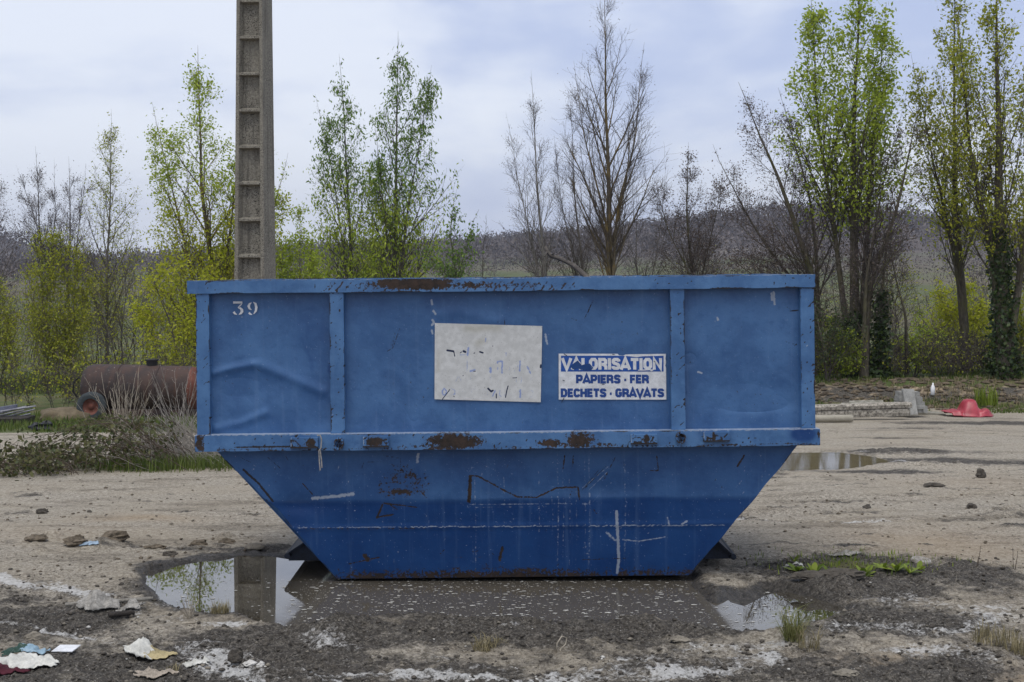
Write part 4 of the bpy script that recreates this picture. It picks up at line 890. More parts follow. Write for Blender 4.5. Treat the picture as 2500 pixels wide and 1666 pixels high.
def pole():
    D = 16.5; x0, _, _ = at(563 + 6, 640, D)
    zb = float(base_z(D)) - .3
    o = thing('concrete_pole', 'tall weathered concrete utility pole with stepped recesses behind the skip', 'pole', (x0 + .02, D, zb), (0, 0, radians(-5)))
    zt = 11.2
    def dims(z):                 # z above local base; half width, depth
        w = np.interp(z, [0, 2.6, 6.0, zt], [.42, .368, .316, .23]); return w / 2, w * 1.45
    mb = MB(); lv = np.linspace(0, zt, 13)
    fl, rc = .036, .090
    rings = []
    for z in lv:
        h, d = dims(z); f = fl * h / .15
        prof = [(-h, 0), (-h + f, 0), (-h + f + .03, rc), (h - f - .03, rc), (h - f, 0), (h, 0), (h, d), (h - f, d), (h - f - .03, d - rc), (-h + f + .03, d - rc), (-h + f, d), (-h, d)]
        rings.append([(x, y, z) for x, y in prof])
    n = 12
    for r in rings: mb.v += r
    for i in range(len(rings) - 1):
        mb.f += [(i * n + j, i * n + (j + 1) % n, (i + 1) * n + (j + 1) % n, (i + 1) * n + j) for j in range(n)]
    mb.f += [tuple(reversed(range(n))), tuple((len(rings) - 1) * n + j for j in range(n))]
    mb.build('shaft', M_CONC, o)
    # ladder-like webs every 36 cm; rows measured on the photo
    rows = [205 - 199.7 * 14 + 199.7 * i for i in range(24)]
    for r in rows:
        py = r / 2.24; z = H - (py - HOR) / F * D - zb
        if z < .25 or z > zt - .2: continue
        h, d = dims(z); f = fl * h / .15
        for y0, y1 in ((.004, rc + .005), (d - rc - .005, d - .004)):
            t = .020
            q = MB(); a = h - f - .001; b_ = a - .03
            ya, yb = (y0, y1) if y0 < .1 else (y1, y0)
            q.v = [(-a, ya, z - t * .6), (a, ya, z - t * .6), (b_, yb, z - t * 1.6), (-b_, yb, z - t * 1.6), (-a, ya, z + t * .7), (a, ya, z + t * .7), (b_, yb, z + t * 2.0), (-b_, yb, z + t * 2.0)]
            q.f = [(0, 1, 2, 3), (4, 7, 6, 5), (0, 4, 5, 1), (1, 5, 6, 2), (3, 7, 4, 0)]
            q.build('rung', M_CONC, o)
pole()

# ================================================================ trees
def unit(a): return a / (np.linalg.norm(a, axis=-1, keepdims=True) + 1e-9)
def grow(rng, P, R, m, t0, t1, ang, sd, length, npts, up, wob, rk, rmin, tp=1.0):
    B, n, _ = P.shape
    t = t0 + (t1 - t0) * ((np.arange(m)[None] + rng.random((B, m))) / m) ** tp
    f = t * (n - 1); i = np.minimum(f.astype(int), n - 2); w = (f - i)[..., None]
    bi = np.arange(B)[:, None]
    pos = P[bi, i] * (1 - w) + P[bi, i + 1] * w; tan = unit(P[bi, i + 1] - P[bi, i])
    r0 = R[bi, i] * (1 - w[..., 0]) + R[bi, i + 1] * w[..., 0]
    ref = np.array([.37, .21, .05]); a = unit(np.cross(tan, ref)); b = np.cross(tan, a)
    ph = (np.arange(m)[None] * 2.39996 + rng.random((B, 1)) * 6.28 + rng.normal(0, .5, (B, m)))[..., None]
    th = np.clip(rng.normal(ang, sd, (B, m)), .08, 1.5)[..., None]
    d = np.cos(th) * tan + np.sin(th) * (np.cos(ph) * a + np.sin(ph) * b)
    L = length(t, bi) * rng.uniform(.7, 1.2, (B, m))
    C = B * m; d = d.reshape(C, 3); pos = pos.reshape(C, 3); L = L.reshape(C); r0 = r0.reshape(C)
    pts = [pos]; step = (L / (npts - 1))[:, None]
    for k in range(npts - 1):
        pts.append(pts[-1] + d * step)
        d = unit(d + np.array([0, 0, up / npts]) + rng.normal(0, wob, (C, 3)))
    PP = np.stack(pts, 1)
    rs = np.maximum(np.minimum(r0 * .7, rk * L), rmin)
    RR = np.maximum(rs[:, None] * np.linspace(1, .25, npts)[None], rmin * .6)
    return PP, RR, t.reshape(C)
class Acc:
    def __init__(s): s.V = []; s.Q = []; s.n = 0
    def tubes(s, P, R, k):
        B, n, _ = P.shape
        T = np.gradient(P, axis=1); T = unit(T); ref = np.array([.31, .22, .4]); a = unit(np.cross(T, ref)); b = np.cross(T, a)
        an = np.arange(k) * 2 * pi / k
        V = P[:, :, None] + R[:, :, None, None] * (np.cos(an)[None, None, :, None] * a[:, :, None] + np.sin(an)[None, None, :, None] * b[:, :, None])
        bb = np.arange(B)[:, None, None] * n * k; ii = np.arange(n - 1)[None, :, None] * k; jj = np.arange(k)[None, None]; j2 = (jj + 1) % k
        Q = np.stack(np.broadcast_arrays(bb + ii + jj, bb + ii + j2, bb + ii + k + j2, bb + ii + k + jj), -1).reshape(-1, 4)
        s.V.append(V.reshape(-1, 3)); s.Q.append(Q + s.n); s.n += V.size // 3
    def mesh(s, name): return mesh_np(name, np.concatenate(s.V), np.concatenate(s.Q), None, True)
def leaves(rng, P, per, size, droop=.3, asp=.55, spread=.06, tr=(.3, 1.0)):
    B, n, _ = P.shape; t = rng.uniform(*tr, (B, per)) * (n - 1); i = np.minimum(t.astype(int), n - 2); w = (t - i)[..., None]; bi = np.arange(B)[:, None]
    p = (P[bi, i] * (1 - w) + P[bi, i + 1] * w).reshape(-1, 3); C = len(p); p = p + rng.normal(0, spread, (C, 3))
    d = unit(rng.normal(0, 1, (C, 3)) - np.array([0, 0, droop])); s = size * rng.uniform(.55, 1.25, C)[:, None]
    side = unit(np.cross(d, rng.normal(0, 1, (C, 3)))); nn = np.cross(d, side)
    V = np.stack([p, p + d * s * .5 + side * s * asp * .5, p + d * s + nn * s * .1, p + d * s * .5 - side * s * asp * .5], 1).reshape(-1, 3)
    i4 = np.arange(C)[:, None] * 4; T = np.concatenate([i4 + np.array([[0, 1, 2]]), i4 + np.array([[0, 2, 3]])])
    c = np.repeat(rng.random(C), 4)
    return V, T, c
def leafmesh(name, parts):
    V = []; T = []; c = []; n = 0
    for v, t, cc in parts: V.append(v); T.append(t + n); c.append(cc); n += len(v)
    c = np.concatenate(c); return mesh_np(name, np.concatenate(V), None, np.concatenate(T), False, {'c': np.stack([c, c, c, np.ones_like(c)], 1)})

def bark_mat(name, ca, cb, lich=None):
    if name in MATS: return MATS[name]
    m, nt, out = material(name); v = N(nt, 'TexCoord', None, 3)
    vs = N(nt, 'Mapping', None, Vector=v, Scale=(6, 6, 1.5)); a = noise(nt, vs, 4, 5, .65); b = noise(nt, v, 2.2, 4, .6)
    c = mixc(nt, ramp(nt, a, .3, .7), ca, cb)
    if lich: c = mixc(nt, mth(nt, 'MULTIPLY', ramp(nt, b, .45, .65), .7), c, lich)
    bsdf(nt, out, Base_Color=c, Roughness=.9, Specular_IOR_Level=.2, Normal=bump(nt, a, .6, .03)); MATS[name] = m; return m
B_GREY = bark_mat('grey bark', (0.070, 0.062, 0.052), (0.165, 0.150, 0.130))
B_PALE = bark_mat('pale bark', (0.15, 0.14, 0.125), (0.30, 0.285, 0.255))
B_GOLD = bark_mat('lichen bark', (0.060, 0.050, 0.034), (0.150, 0.125, 0.080), (0.23, 0.16, 0.05))
B_DARK = bark_mat('dark bark', (0.048, 0.042, 0.032), (0.125, 0.108, 0.080), (0.100, 0.098, 0.038))
T_DARK = bark_mat('dark twig', (0.055, 0.046, 0.040), (0.115, 0.097, 0.082))
T_PURP = bark_mat('budding twig', (0.062, 0.050, 0.050), (0.125, 0.102, 0.096))
T_OLIVE = bark_mat('olive twig', (0.115, 0.105, 0.042), (0.200, 0.175, 0.075))
L_YEL = leafmat('young yellow leaf', (0.32, 0.37, 0.016), (0.52, 0.51, 0.045), .5)
L_LIME = leafmat('lime leaf', (0.25, 0.34, 0.028), (0.44, 0.51, 0.065), .5)
L_MID = leafmat('fresh green leaf', (0.090, 0.165, 0.030), (0.22, 0.32, 0.065), .45)
L_OLD = leafmat('yellowing green leaf', (0.22, 0.27, 0.022), (0.43, 0.42, 0.045), .45)
L_BUD = leafmat('brown bud', (0.070, 0.055, 0.045), (0.13, 0.10, 0.075), .2)
L_IVY = leafmat('ivy leaf', (0.016, 0.032, 0.010), (0.055, 0.085, 0.020), .2, .4)
L_BRAM = leafmat('bramble leaf', (0.045, 0.060, 0.020), (0.150, 0.145, 0.055), .25, .45)

def tree(name, label, cat, D, stems, halfw, f0=.22, n1=26, ang=.62, up=.9, n2=8, n3=5, bark=B_GREY, twig=T_DARK, leaf=None, per=3, size=.07, leaf2=None, split=None,
         r0=.10, peak=.38, seed=1, tw=.30, droop=.3, ivy=0, group=None, dens_top=1.0, sec=.42, wob=.10, ripple=.02, ltop=None, asp=.55, lsp=.09):
    """stems: list of display-pixel paths (base first) at depth D; the crown follows them"""
    rng = np.random.default_rng(seed)
    bx, _, _ = at(stems[0][0][0], 0, D); bz = float(base_z(D) + bank(np.array(bx), np.array(float(D))))
    o = thing(name, label, cat, (bx, D, bz - .05), group=group)
    O = np.array([bx, D, bz - .05]); n = 16; SP = []; SR = []
    for si, st in enumerate(stems):
        pts = np.array([at(x, y, D) for x, y in st]); pts[0, 2] = bz - .05
        pts[:, 1] += rng.normal(0, .15, len(pts)) * (np.arange(len(pts)) > 0)
        s = np.concatenate([[0], np.cumsum(np.linalg.norm(np.diff(pts, axis=0), axis=1))]); q = np.linspace(0, s[-1], n)
        P = np.stack([np.interp(q, s, pts[:, k]) for k in range(3)], 1)
        P[2:-1] += rng.normal(0, ripple, (n - 3, 3)); P[1:-1] = (P[:-2] + 2 * P[1:-1] + P[2:]) / 4
        SP.append(P - O); SR.append(np.linspace(1, .05, n) ** 1.25 * r0 * (1 if si == 0 else .62) * np.where(np.arange(n) == 0, 1.35, 1))
    SP = np.stack(SP); SR = np.stack(SR)
    tr = Acc(); tr.tubes(SP, SR, 8)
    hw = np.broadcast_to(np.asarray(halfw, float) * 1.22 * K * D / F, (len(stems),)); HT = np.linalg.norm(SP[:, -1] - SP[:, 0], axis=1)
    def prof(f): return np.where(f < peak, .55 + .45 * np.clip(f / peak, 0, 1), 1 - np.clip((f - peak) / (1 - peak), 0, 1) ** 1.55)
    def len1(t, bi):             # each limb grows until it meets the crown's pointed envelope
        T = np.broadcast_to(t, np.broadcast_shapes(t.shape, bi.shape)); Hh = HT[bi] + 0 * T; L = np.full(T.shape, .12)
        for l in np.linspace(.12, 5.0, 60):
            ok = l * np.sin(ang) < hw[bi] * prof(T + l * np.cos(ang) * 1.05 / Hh); L = np.where(ok, l, L)
        return L * rng.uniform(.82, 1.0, T.shape)
    P1, R1_, t1 = grow(rng, SP, SR, n1, f0, .985, ang, .12, len1, 8, up * .35, wob * .45, .0125, .005, 1.45)
    L1 = np.linalg.norm(P1[:, -1] - P1[:, 0], axis=1)
    big = L1 > min(.30, .24 * float(hw.max())); P1s, R1s = P1[big], R1_[big]; L1 = L1[big]
    P2, R2_, t2 = grow(rng, P1s, R1s, n2, .14, .99, .55, .16, lambda t, bi: L1[bi] * sec * 1.15 * (1.05 - .65 * t) + .10, 5, up * .5, wob * .7, .012, .0038)
    L2 = np.linalg.norm(P2[:, -1] - P2[:, 0], axis=1)
    P3, R3_, t3 = grow(rng, P2, R2_, n3, .12, 1.0, .6, .22, lambda t, bi: np.minimum(L2[bi] * .55, tw * 1.6) * (1.1 - .45 * t) + tw * .30, 3, up * .4, wob, .012, .0030)
    # leading shoots of the stems carry twigs too
    P4, R4, _ = grow(rng, SP, SR, 8, max(.7, f0), .97, .40, .12, lambda t, bi: tw * 1.5 * (1.1 - t) + .07 + 0 * bi, 4, .6, wob, .012, .004)
    tr.tubes(P1, R1_, 5)
    obj('trunk', tr.mesh('trunk'), bark, o)
    cr = Acc(); cr.tubes(P2, R2_, 4); cr.tubes(P3, R3_, 3); cr.tubes(P4, R4, 3); obj('crown', cr.mesh('crown'), twig, o)
    if leaf is not None:
        P3e = np.concatenate([P3, P4[:, [0, 1, 3]], P2[:, [1, 3, 4]], P1[~big][:, [0, 3, 7]]]); zz = P3e[:, 1, 2]; keep = np.ones(len(P3e), bool)
        if dens_top < 1: keep = rng.random(len(P3e)) < np.interp(zz, [zz.min(), zz.max()], [1, dens_top])
        if ltop is not None: keep &= (zz + O[2] > at(0, ltop, D)[2]) | (rng.random(len(P3e)) < .10)
        A = P3e[keep]
        if split is not None:
            zc = at(0, split, D)[2] - O[2]; hi = A[:, 1, 2] + rng.normal(0, .5, len(A)) > zc
            if hi.any(): obj('foliage', leafmesh('foliage', [leaves(rng, A[hi], per, size, droop, asp, lsp)]), leaf, o)
            if (~hi).any(): obj('foliage', leafmesh('foliage', [leaves(rng, A[~hi], per, size, droop, asp, lsp)]), leaf2, o)
        else: obj('foliage', leafmesh('foliage', [leaves(rng, A, per, size, droop, asp, lsp)]), leaf, o)
    if ivy:
        parts = []
        for P, R in zip(SP[:1], SR[:1]):
            C = 2600; t = rng.random(C) ** 1.3 * ivy * (n - 1); i = np.minimum(t.astype(int), n - 2); w = (t - i)[:, None]
            p = P[i] * (1 - w) + P[i + 1] * w; a = rng.random(C) * 2 * pi; rr = (R[i] + rng.random(C) ** 2 * .16)[:, None]
            Q = p + rr * np.stack([np.cos(a), np.sin(a), 0 * a], 1); Q = np.stack([Q, Q + rng.normal(0, .02, Q.shape)], 1)
            parts.append(leaves(rng, Q, 1, .095, .8, .8, .02))
        obj('ivy', leafmesh('ivy', parts), L_IVY, o)
    return o

BR, LF = 'bare trees at the edge of the yard', 'leafing trees at the edge of the yard'
# left of the pole
tree('bare_tree', 'bare twiggy tree with purplish buds at the far left above green shrubs', 'tree', 37, [[(105, 880), (100, 640), (92, 500), (92, 340)], [(105, 880), (118, 640), (75, 500), (38, 380)], [(105, 880), (108, 640), (122, 500), (128, 365)]], [60, 50, 40], .40, 16, .50, .9, 8, 5, B_GREY, T_PURP, L_BUD, 1, .045, r0=.07, seed=2, group=BR)
tree('bare_tree', 'bare forked tree beside the slender pale green tree', 'tree', 38, [[(168, 880), (165, 640), (160, 520), (160, 360)], [(168, 880), (172, 640), (182, 520), (192, 375)]], [56, 44], .38, 16, .50, .9, 8, 5, B_GREY, T_PURP, L_BUD, 1, .045, r0=.07, seed=3, group=BR)
tree('bare_tree', 'thin bare tree cut by the left edge of the view', 'tree', 36, [[(-25, 880), (-15, 650), (-20, 500), (-5, 385)]], 70, .3, 22, .55, .9, 8, 4, B_GREY, T_PURP, L_BUD, 1, .045, r0=.07, seed=4, group=BR)
tree('slender_tree', 'slender tree with sparse pale green leaves beside the big yellow green tree', 'tree', 35, [[(246, 870), (250, 640), (256, 450), (254, 250)]], 66, .16, 38, .48, 1.0, 7, 4, B_GREY, T_OLIVE, L_OLD, 2, .062, r0=.06, seed=5, group=LF)
tree('leafing_tree', 'large conical tree in yellow green leaf directly behind the concrete pole', 'tree', 33, [[(480, 900), (482, 640), (470, 420), (455, 105)], [(476, 880), (440, 640), (390, 430), (350, 235)], [(488, 880), (520, 650), (540, 450), (552, 290)], [(495, 890), (560, 680), (620, 520), (660, 350)]],
     [138, 100, 90, 66], .10, 30, .58, .9, 7, 4, B_GOLD, T_OLIVE, L_LIME, 5, .080, leaf2=L_YEL, split=470, r0=.11, peak=.25, seed=6, group=LF)
tree('willow_bush', 'broad yellow green willow bush behind the rusty tank trailer', 'bush', 31, [[(420, 900), (400, 760), (360, 660), (330, 580)], [(420, 900), (430, 750), (420, 640), (400, 560)], [(430, 900), (460, 770), (480, 680), (500, 580)], [(425, 900), (380, 810), (330, 740), (290, 680)]],
     [60, 56, 56, 54], .05, 13, .75, .5, 6, 4, B_DARK, T_OLIVE, L_YEL, 4, .078, r0=.04, seed=7)
tree('upright_shrub', 'tall upright shrub of many yellow green shoots left of the tank trailer', 'bush', 34, [[(135, 905), (110, 720), (92, 540)], [(140, 905), (130, 720), (118, 525)], [(145, 905), (150, 740), (142, 545)], [(135, 905), (85, 740), (60, 570)], [(150, 905), (170, 730), (178, 570)], [(150, 905), (185, 760), (195, 640)]],
     [26, 26, 26, 24, 24, 24], .06, 16, .34, .7, 5, 4, T_OLIVE, T_OLIVE, L_OLD, 4, .068, r0=.028, seed=8, tw=.2)
tree('leafy_bush', 'yellow green bush cut by the left edge of the view', 'bush', 33, [[(-15, 900), (0, 760), (10, 620)], [(-5, 900), (25, 800), (32, 690)], [(-30, 900), (-40, 760), (-30, 640)]], [44, 34, 40], .08, 14, .55, .6, 6, 4, B_DARK, T_OLIVE, L_OLD, 3, .068, r0=.03, seed=9)
tree('young_poplar', 'thicket of young upright shoots rising just right of the pole', 'bush', 33, [[(690, 880), (690, 640), (692, 480)], [(675, 880), (672, 700), (665, 555)], [(705, 880), (708, 700), (712, 555)], [(660, 880), (655, 720), (650, 580)], [(718, 880), (724, 720), (726, 590)]], [22, 18, 18, 18, 18], .15, 22, .34, .7, 5, 4, T_OLIVE, T_OLIVE, L_LIME, 4, .070, r0=.026, seed=10, tw=.18)
tree('bare_sapling', 'thin bare sapling between the upright shrub and the tank trailer', 'tree', 33, [[(285, 880), (282, 760), (300, 640), (318, 540)], [(285, 880), (265, 780), (230, 700), (205, 640)]], [44, 40], .2, 14, .6, .6, 6, 3, B_GREY, T_DARK, L_OLD, 1, .06, r0=.035, seed=40)
# middle
tree('feathery_tree', 'narrow tree with drooping green leaf tufts nearest right of the pole', 'tree', 34, [[(808, 880), (805, 640), (797, 400), (780, 125)], [(808, 880), (795, 600), (765, 400), (728, 220)]], [66, 54], .16, 30, .46, 1.0, 7, 3, B_GREY, T_DARK, L_MID, 4, .105, leaf2=L_LIME, split=430, r0=.08, seed=11, droop=1.6, asp=.36, group=LF)
tree('feathery_tree', 'taller of the two trees with drooping green leaf tufts, broad right side', 'tree', 34, [[(905, 880), (906, 640), (910, 380), (914, 70)], [(905, 880), (915, 620), (955, 380), (992, 150)], [(900, 880), (890, 580), (872, 400), (862, 280)]], [84, 72, 46], .18, 30, .48, 1.0, 7, 3, B_GREY, T_DARK, L_MID, 4, .108, leaf2=L_LIME, split=470, r0=.095, seed=12, droop=1.6, asp=.36, group=LF)
tree('slim_tree', 'slim upright tree with lime leaves squeezed between the two tufted trees', 'tree', 35, [[(858, 880), (858, 640), (856, 500), (850, 385)]], 28, .25, 24, .42, .8, 6, 3, B_GREY, T_OLIVE, L_LIME, 3, .075, r0=.04, seed=13, group=LF)
tree('low_bush', 'low yellow green bush below the tufted trees behind the rim of the skip', 'bush', 36, [[(800, 880), (770, 700), (750, 590)], [(800, 880), (810, 700), (820, 580)], [(810, 880), (870, 720), (890, 600)], [(790, 880), (730, 720), (690, 600)], [(820, 880), (930, 740), (960, 610)]], [44, 44, 44, 40, 40], .2, 12, .65, .5, 6, 3, B_DARK, T_OLIVE, L_YEL, 3, .075, r0=.035, seed=14)
tree('spreading_tree', 'small open tree with few green leaves and bare side limbs', 'tree', 33, [[(1056, 880), (1052, 640), (1032, 530), (1050, 435)], [(1056, 880), (1054, 640), (1078, 540), (1100, 480)], [(1056, 880), (1050, 660), (985, 590), (950, 555)]], [40, 30, 36], .42, 14, .6, .7, 6, 3, B_DARK, T_DARK, L_MID, 2, .085, r0=.05, seed=15, droop=.8)
tree('bare_sapling', 'small bare sapling standing alone left of the pale leaning tree', 'tree', 34, [[(1106, 880), (1108, 640), (1112, 560), (1118, 490)]], 44, .45, 14, .7, .6, 6, 3, B_DARK, T_DARK, None, r0=.03, seed=16)
tree('leaning_bare_tree', 'pale stemmed bare tree leaning left, the first beyond the gap in the trees', 'tree', 34, [[(1262, 880), (1250, 620), (1235, 420), (1220, 165)], [(1262, 880), (1238, 620), (1195, 440), (1162, 260)]], [54, 46], .26, 22, .40, 1.1, 7, 4, B_PALE, T_DARK, L_BUD, 1, .03, r0=.07, seed=17, wob=.07, group=BR)
tree('bare_tree', 'slim bare tree between the leaning pale tree and the tallest bare tree', 'tree', 35, [[(1345, 880), (1338, 620), (1318, 420), (1310, 235)], [(1345, 880), (1325, 620), (1288, 460), (1272, 310)]], [48, 44], .25, 22, .42, 1.1, 7, 4, B_GREY, T_DARK, L_BUD, 1, .03, r0=.06, seed=18, wob=.07, group=BR)
tree('bare_poplar', 'tallest bare tree with golden lichen on its straight trunk', 'tree', 32, [[(1408, 880), (1404, 600), (1396, 300), (1388, -40)], [(1404, 620), (1396, 500), (1345, 340), (1318, 140)], [(1404, 620), (1414, 500), (1462, 330), (1482, 95)]], [110, 62, 64], .28, 24, .46, 1.2, 8, 5, B_GOLD, T_DARK, L_BUD, 1, .03, r0=.105, peak=.40, seed=19, wob=.07, group=BR)
tree('bare_sapling', 'thin bare sapling just right of the golden trunked tree', 'tree', 34, [[(1475, 880), (1470, 660), (1462, 540), (1470, 430)], [(1475, 880), (1490, 660), (1520, 520), (1532, 350)]], [54, 48], .3, 16, .55, .8, 7, 3, B_GREY, T_DARK, None, r0=.04, seed=20)
# right
tree('bare_tree', 'broad bare budding tree rising left of the tall lime green poplar', 'tree', 33, [[(1600, 880), (1592, 640), (1575, 500), (1585, 325)], [(1600, 880), (1588, 640), (1530, 520), (1495, 390)], [(1605, 880), (1615, 640), (1648, 490), (1662, 380)]], [66, 58, 58], .3, 18, .55, .8, 8, 5, B_DARK, T_PURP, L_BUD, 2, .05, r0=.075, seed=21, group=BR)
tree('spreading_bare_tree', 'wide bare budding tree whose limbs fan out behind the right rim of the skip', 'tree', 31, [[(1885, 870), (1865, 640), (1790, 420), (1695, 190)], [(1885, 870), (1850, 680), (1720, 500), (1640, 330)], [(1885, 870), (1880, 600), (1850, 420), (1790, 200)], [(1885, 870), (1840, 720), (1740, 640), (1650, 580)]], [96, 84, 84, 64], .25, 22, .58, .7, 8, 5, B_DARK, T_PURP, L_BUD, 3, .05, r0=.12, seed=22, group=BR)
tree('lime_poplar', 'tall lime green poplar with two leafy tops behind the right end of the skip', 'tree', 30.5, [[(1968, 870), (1962, 640), (1960, 380), (1966, -70)], [(1960, 860), (1935, 600), (1890, 330), (1858, -30)], [(1972, 870), (1990, 600), (2010, 350), (2034, 10)]], [92, 78, 74], .30, 27, .42, 1.0, 7, 4, B_DARK, T_DARK, L_LIME, 5, .098, r0=.14, peak=.5, seed=23, ltop=560, ivy=.16, group=LF)
tree('spreading_bare_tree', 'bare tree with long drooping side limbs right of the lime poplar', 'tree', 30, [[(1985, 870), (2000, 660), (2060, 470), (2115, 230)], [(1985, 870), (1990, 650), (2040, 560), (2130, 540)], [(1980, 870), (1990, 620), (2030, 420), (2070, 250)]], [80, 60, 66], .25, 17, .6, .6, 8, 5, B_DARK, T_PURP, L_BUD, 2, .05, r0=.10, seed=24, group=BR)
tree('ivy_trunk', 'slim trunk wrapped in dark ivy right of the lime poplar', 'tree', 30, [[(2022, 868), (2025, 700), (2035, 560), (2045, 420)]], 40, .5, 12, .6, .6, 6, 4, B_DARK, T_DARK, L_BUD, 2, .05, r0=.075, seed=25, ivy=.45)
tree('bare_sapling', 'thin brown trunk between the ivy trunk and the concrete block stack', 'tree', 30.5, [[(2083, 868), (2068, 720), (2050, 600), (2060, 480)]], 46, .35, 14, .7, .5, 6, 4, B_DARK, T_DARK, L_OLD, 1, .06, r0=.05, seed=26)
tree('dark_poplar', 'tall dark stemmed poplar with sparse green leaves left of the ivied trunk', 'tree', 31, [[(2222, 860), (2212, 640), (2196, 380), (2190, -70)], [(2222, 860), (2200, 600), (2150, 380), (2100, 120)]], [78, 62], .28, 26, .42, 1.0, 7, 4, B_DARK, T_DARK, L_OLD, 4, .085, leaf2=L_OLD, r0=.11, seed=27, group=LF)
tree('ivied_poplar', 'massive poplar with ivy covered trunk at the right edge of the view', 'tree', 29.5, [[(2308, 872), (2302, 640), (2292, 380), (2285, -90)], [(2308, 872), (2290, 620), (2240, 380), (2190, 40)], [(2310, 872), (2340, 640), (2380, 420), (2405, 80)]], [96, 76, 70], .26, 26, .42, 1.0, 7, 4, B_DARK, T_DARK, L_OLD, 4, .085, r0=.18, seed=28, ivy=.36, group=LF)
tree('right_edge_tree', 'leafy tree partly cut off by the right edge of the view', 'tree', 30, [[(2400, 870), (2390, 640), (2400, 380), (2405, -40)]], 100, .15, 28, .46, .9, 7, 4, B_DARK, T_DARK, L_OLD, 4, .085, r0=.11, seed=29, group=LF)
tree('yellow_bush', 'bright yellow green bush between the two tall dark trunks', 'bush', 34, [[(2200, 870), (2180, 740), (2150, 640)], [(2210, 870), (2210, 740), (2215, 620)], [(2215, 870), (2240, 760), (2250, 680)]], [44, 44, 38], .12, 13, .6, .6, 6, 4, T_OLIVE, T_OLIVE, L_YEL, 4, .080, r0=.03, seed=30)
tree('yellow_bush', 'yellow green leafy bush by the massive ivied trunk', 'bush', 31, [[(2350, 872), (2350, 760), (2345, 630)], [(2345, 872), (2375, 780), (2400, 690)], [(2340, 872), (2320, 800), (2330, 710)]], [40, 40, 32], .12, 12, .6, .6, 6, 4, T_OLIVE, T_OLIVE, L_YEL, 3, .078, r0=.026, seed=31)
tree('small_bush', 'small bright lime bush at the foot of the lime poplar', 'bush', 29.8, [[(1925, 872), (1920, 810), (1912, 745)], [(1930, 872), (1945, 820), (1952, 780)]], [28, 24], .1, 14, .7, .5, 5, 4, T_OLIVE, T_OLIVE, L_LIME, 4, .075, r0=.02, seed=32, tw=.16)
tree('small_bush', 'small bush with a few lime leaves right of the thin brown trunk', 'bush', 30.5, [[(2100, 872), (2110, 800), (2125, 730)], [(2100, 872), (2130, 840), (2165, 790)]], [36, 30], .1, 14, .7, .5, 6, 4, T_DARK, T_DARK, L_LIME, 2, .07, r0=.02, seed=33, tw=.2)
tree('bare_shrub', 'tangled bare shrub behind the right post of the skip', 'bush', 29.5, [[(1900, 875), (1885, 780), (1870, 680)], [(1905, 875), (1915, 780), (1930, 690)]], [50, 50], .05, 16, .7, .4, 7, 5, T_DARK, T_DARK, L_IVY, 2, .06, r0=.026, seed=34, tw=.25)

# the thicket behind: a mass of bare stems, impossible to count
def thicket(name, label, n, xr, yr, h, seed, twig, leaf, per):
    rng = np.random.default_rng(seed); x = rng.uniform(*xr, n); y = rng.uniform(*yr, n); z = base_z(y) - .05 + bank(x, y)
    hh = h * rng.uniform(.5, 1.15, n) * (1 + .35 * fbm(x * .25, y * .1, seed, 3))
    d = unit(np.stack([rng.normal(0, .28, n), rng.normal(0, .2, n), np.ones(n)], 1)); s = np.linspace(0, 1, 6)
    P = np.stack([x, y, z], 1)[:, None] + d[:, None] * (hh[:, None] * s[None])[..., None] + rng.normal(0, .05, (n, 6, 3)) * s[None, :, None]
    R = (hh[:, None] * .006) * np.linspace(1, .3, 6)[None]
    a = Acc(); a.tubes(P, R, 4)
    P1, R1_, _ = grow(rng, P, R, 8, .15, 1, .7, .25, lambda t, bi: hh[bi] * .30 * (1.2 - .7 * t), 5, .5, .14, .012, .006)
    L1 = np.linalg.norm(P1[:, -1] - P1[:, 0], axis=1)
    P2, R2_, _ = grow(rng, P1, R1_, 6, .1, 1, .7, .3, lambda t, bi: L1[bi] * .45 + .1, 3, .3, .15, .012, .005)
    a.tubes(P1, R1_, 3); a.tubes(P2, R2_, 3)
    o = obj(name, a.mesh(name), twig); kind(o, 'stuff'); o['label'] = label; o['category'] = 'thicket'
    if leaf is not None:
        k = rng.random(len(P2)) < .5
        l = obj('foliage', leafmesh('foliage', [leaves(rng, P2[k], per, .065, .2, .6)]), leaf, o); kind(l, 'stuff')
thicket('bare_thicket', 'tangled brown thicket behind the trees left of the skip', 230, (-20, -4.5), (42, 54), 3.2, 71, T_DARK, L_OLD, 1)
thicket('bare_thicket', 'tangled bare thicket behind the trees right of the skip', 200, (5, 22), (37, 48), 3.2, 72, T_DARK, L_OLD, 1)
thicket('bare_thicket', 'bare scrub behind the middle of the skip', 60, (-6, 6), (40, 50), 2.8, 73, T_DARK, L_OLD, 1)
thicket('undergrowth', 'leafy brown undergrowth along the bank', 200, (5.5, 13.5), (29.6, 32), 1.0, 74, T_DARK, L_OLD, 1)
thicket('undergrowth', 'brambly undergrowth by the tank trailer', 80, (-10.5, -6.2), (27.5, 31), 1.0, 75, T_DARK, L_OLD, 2)

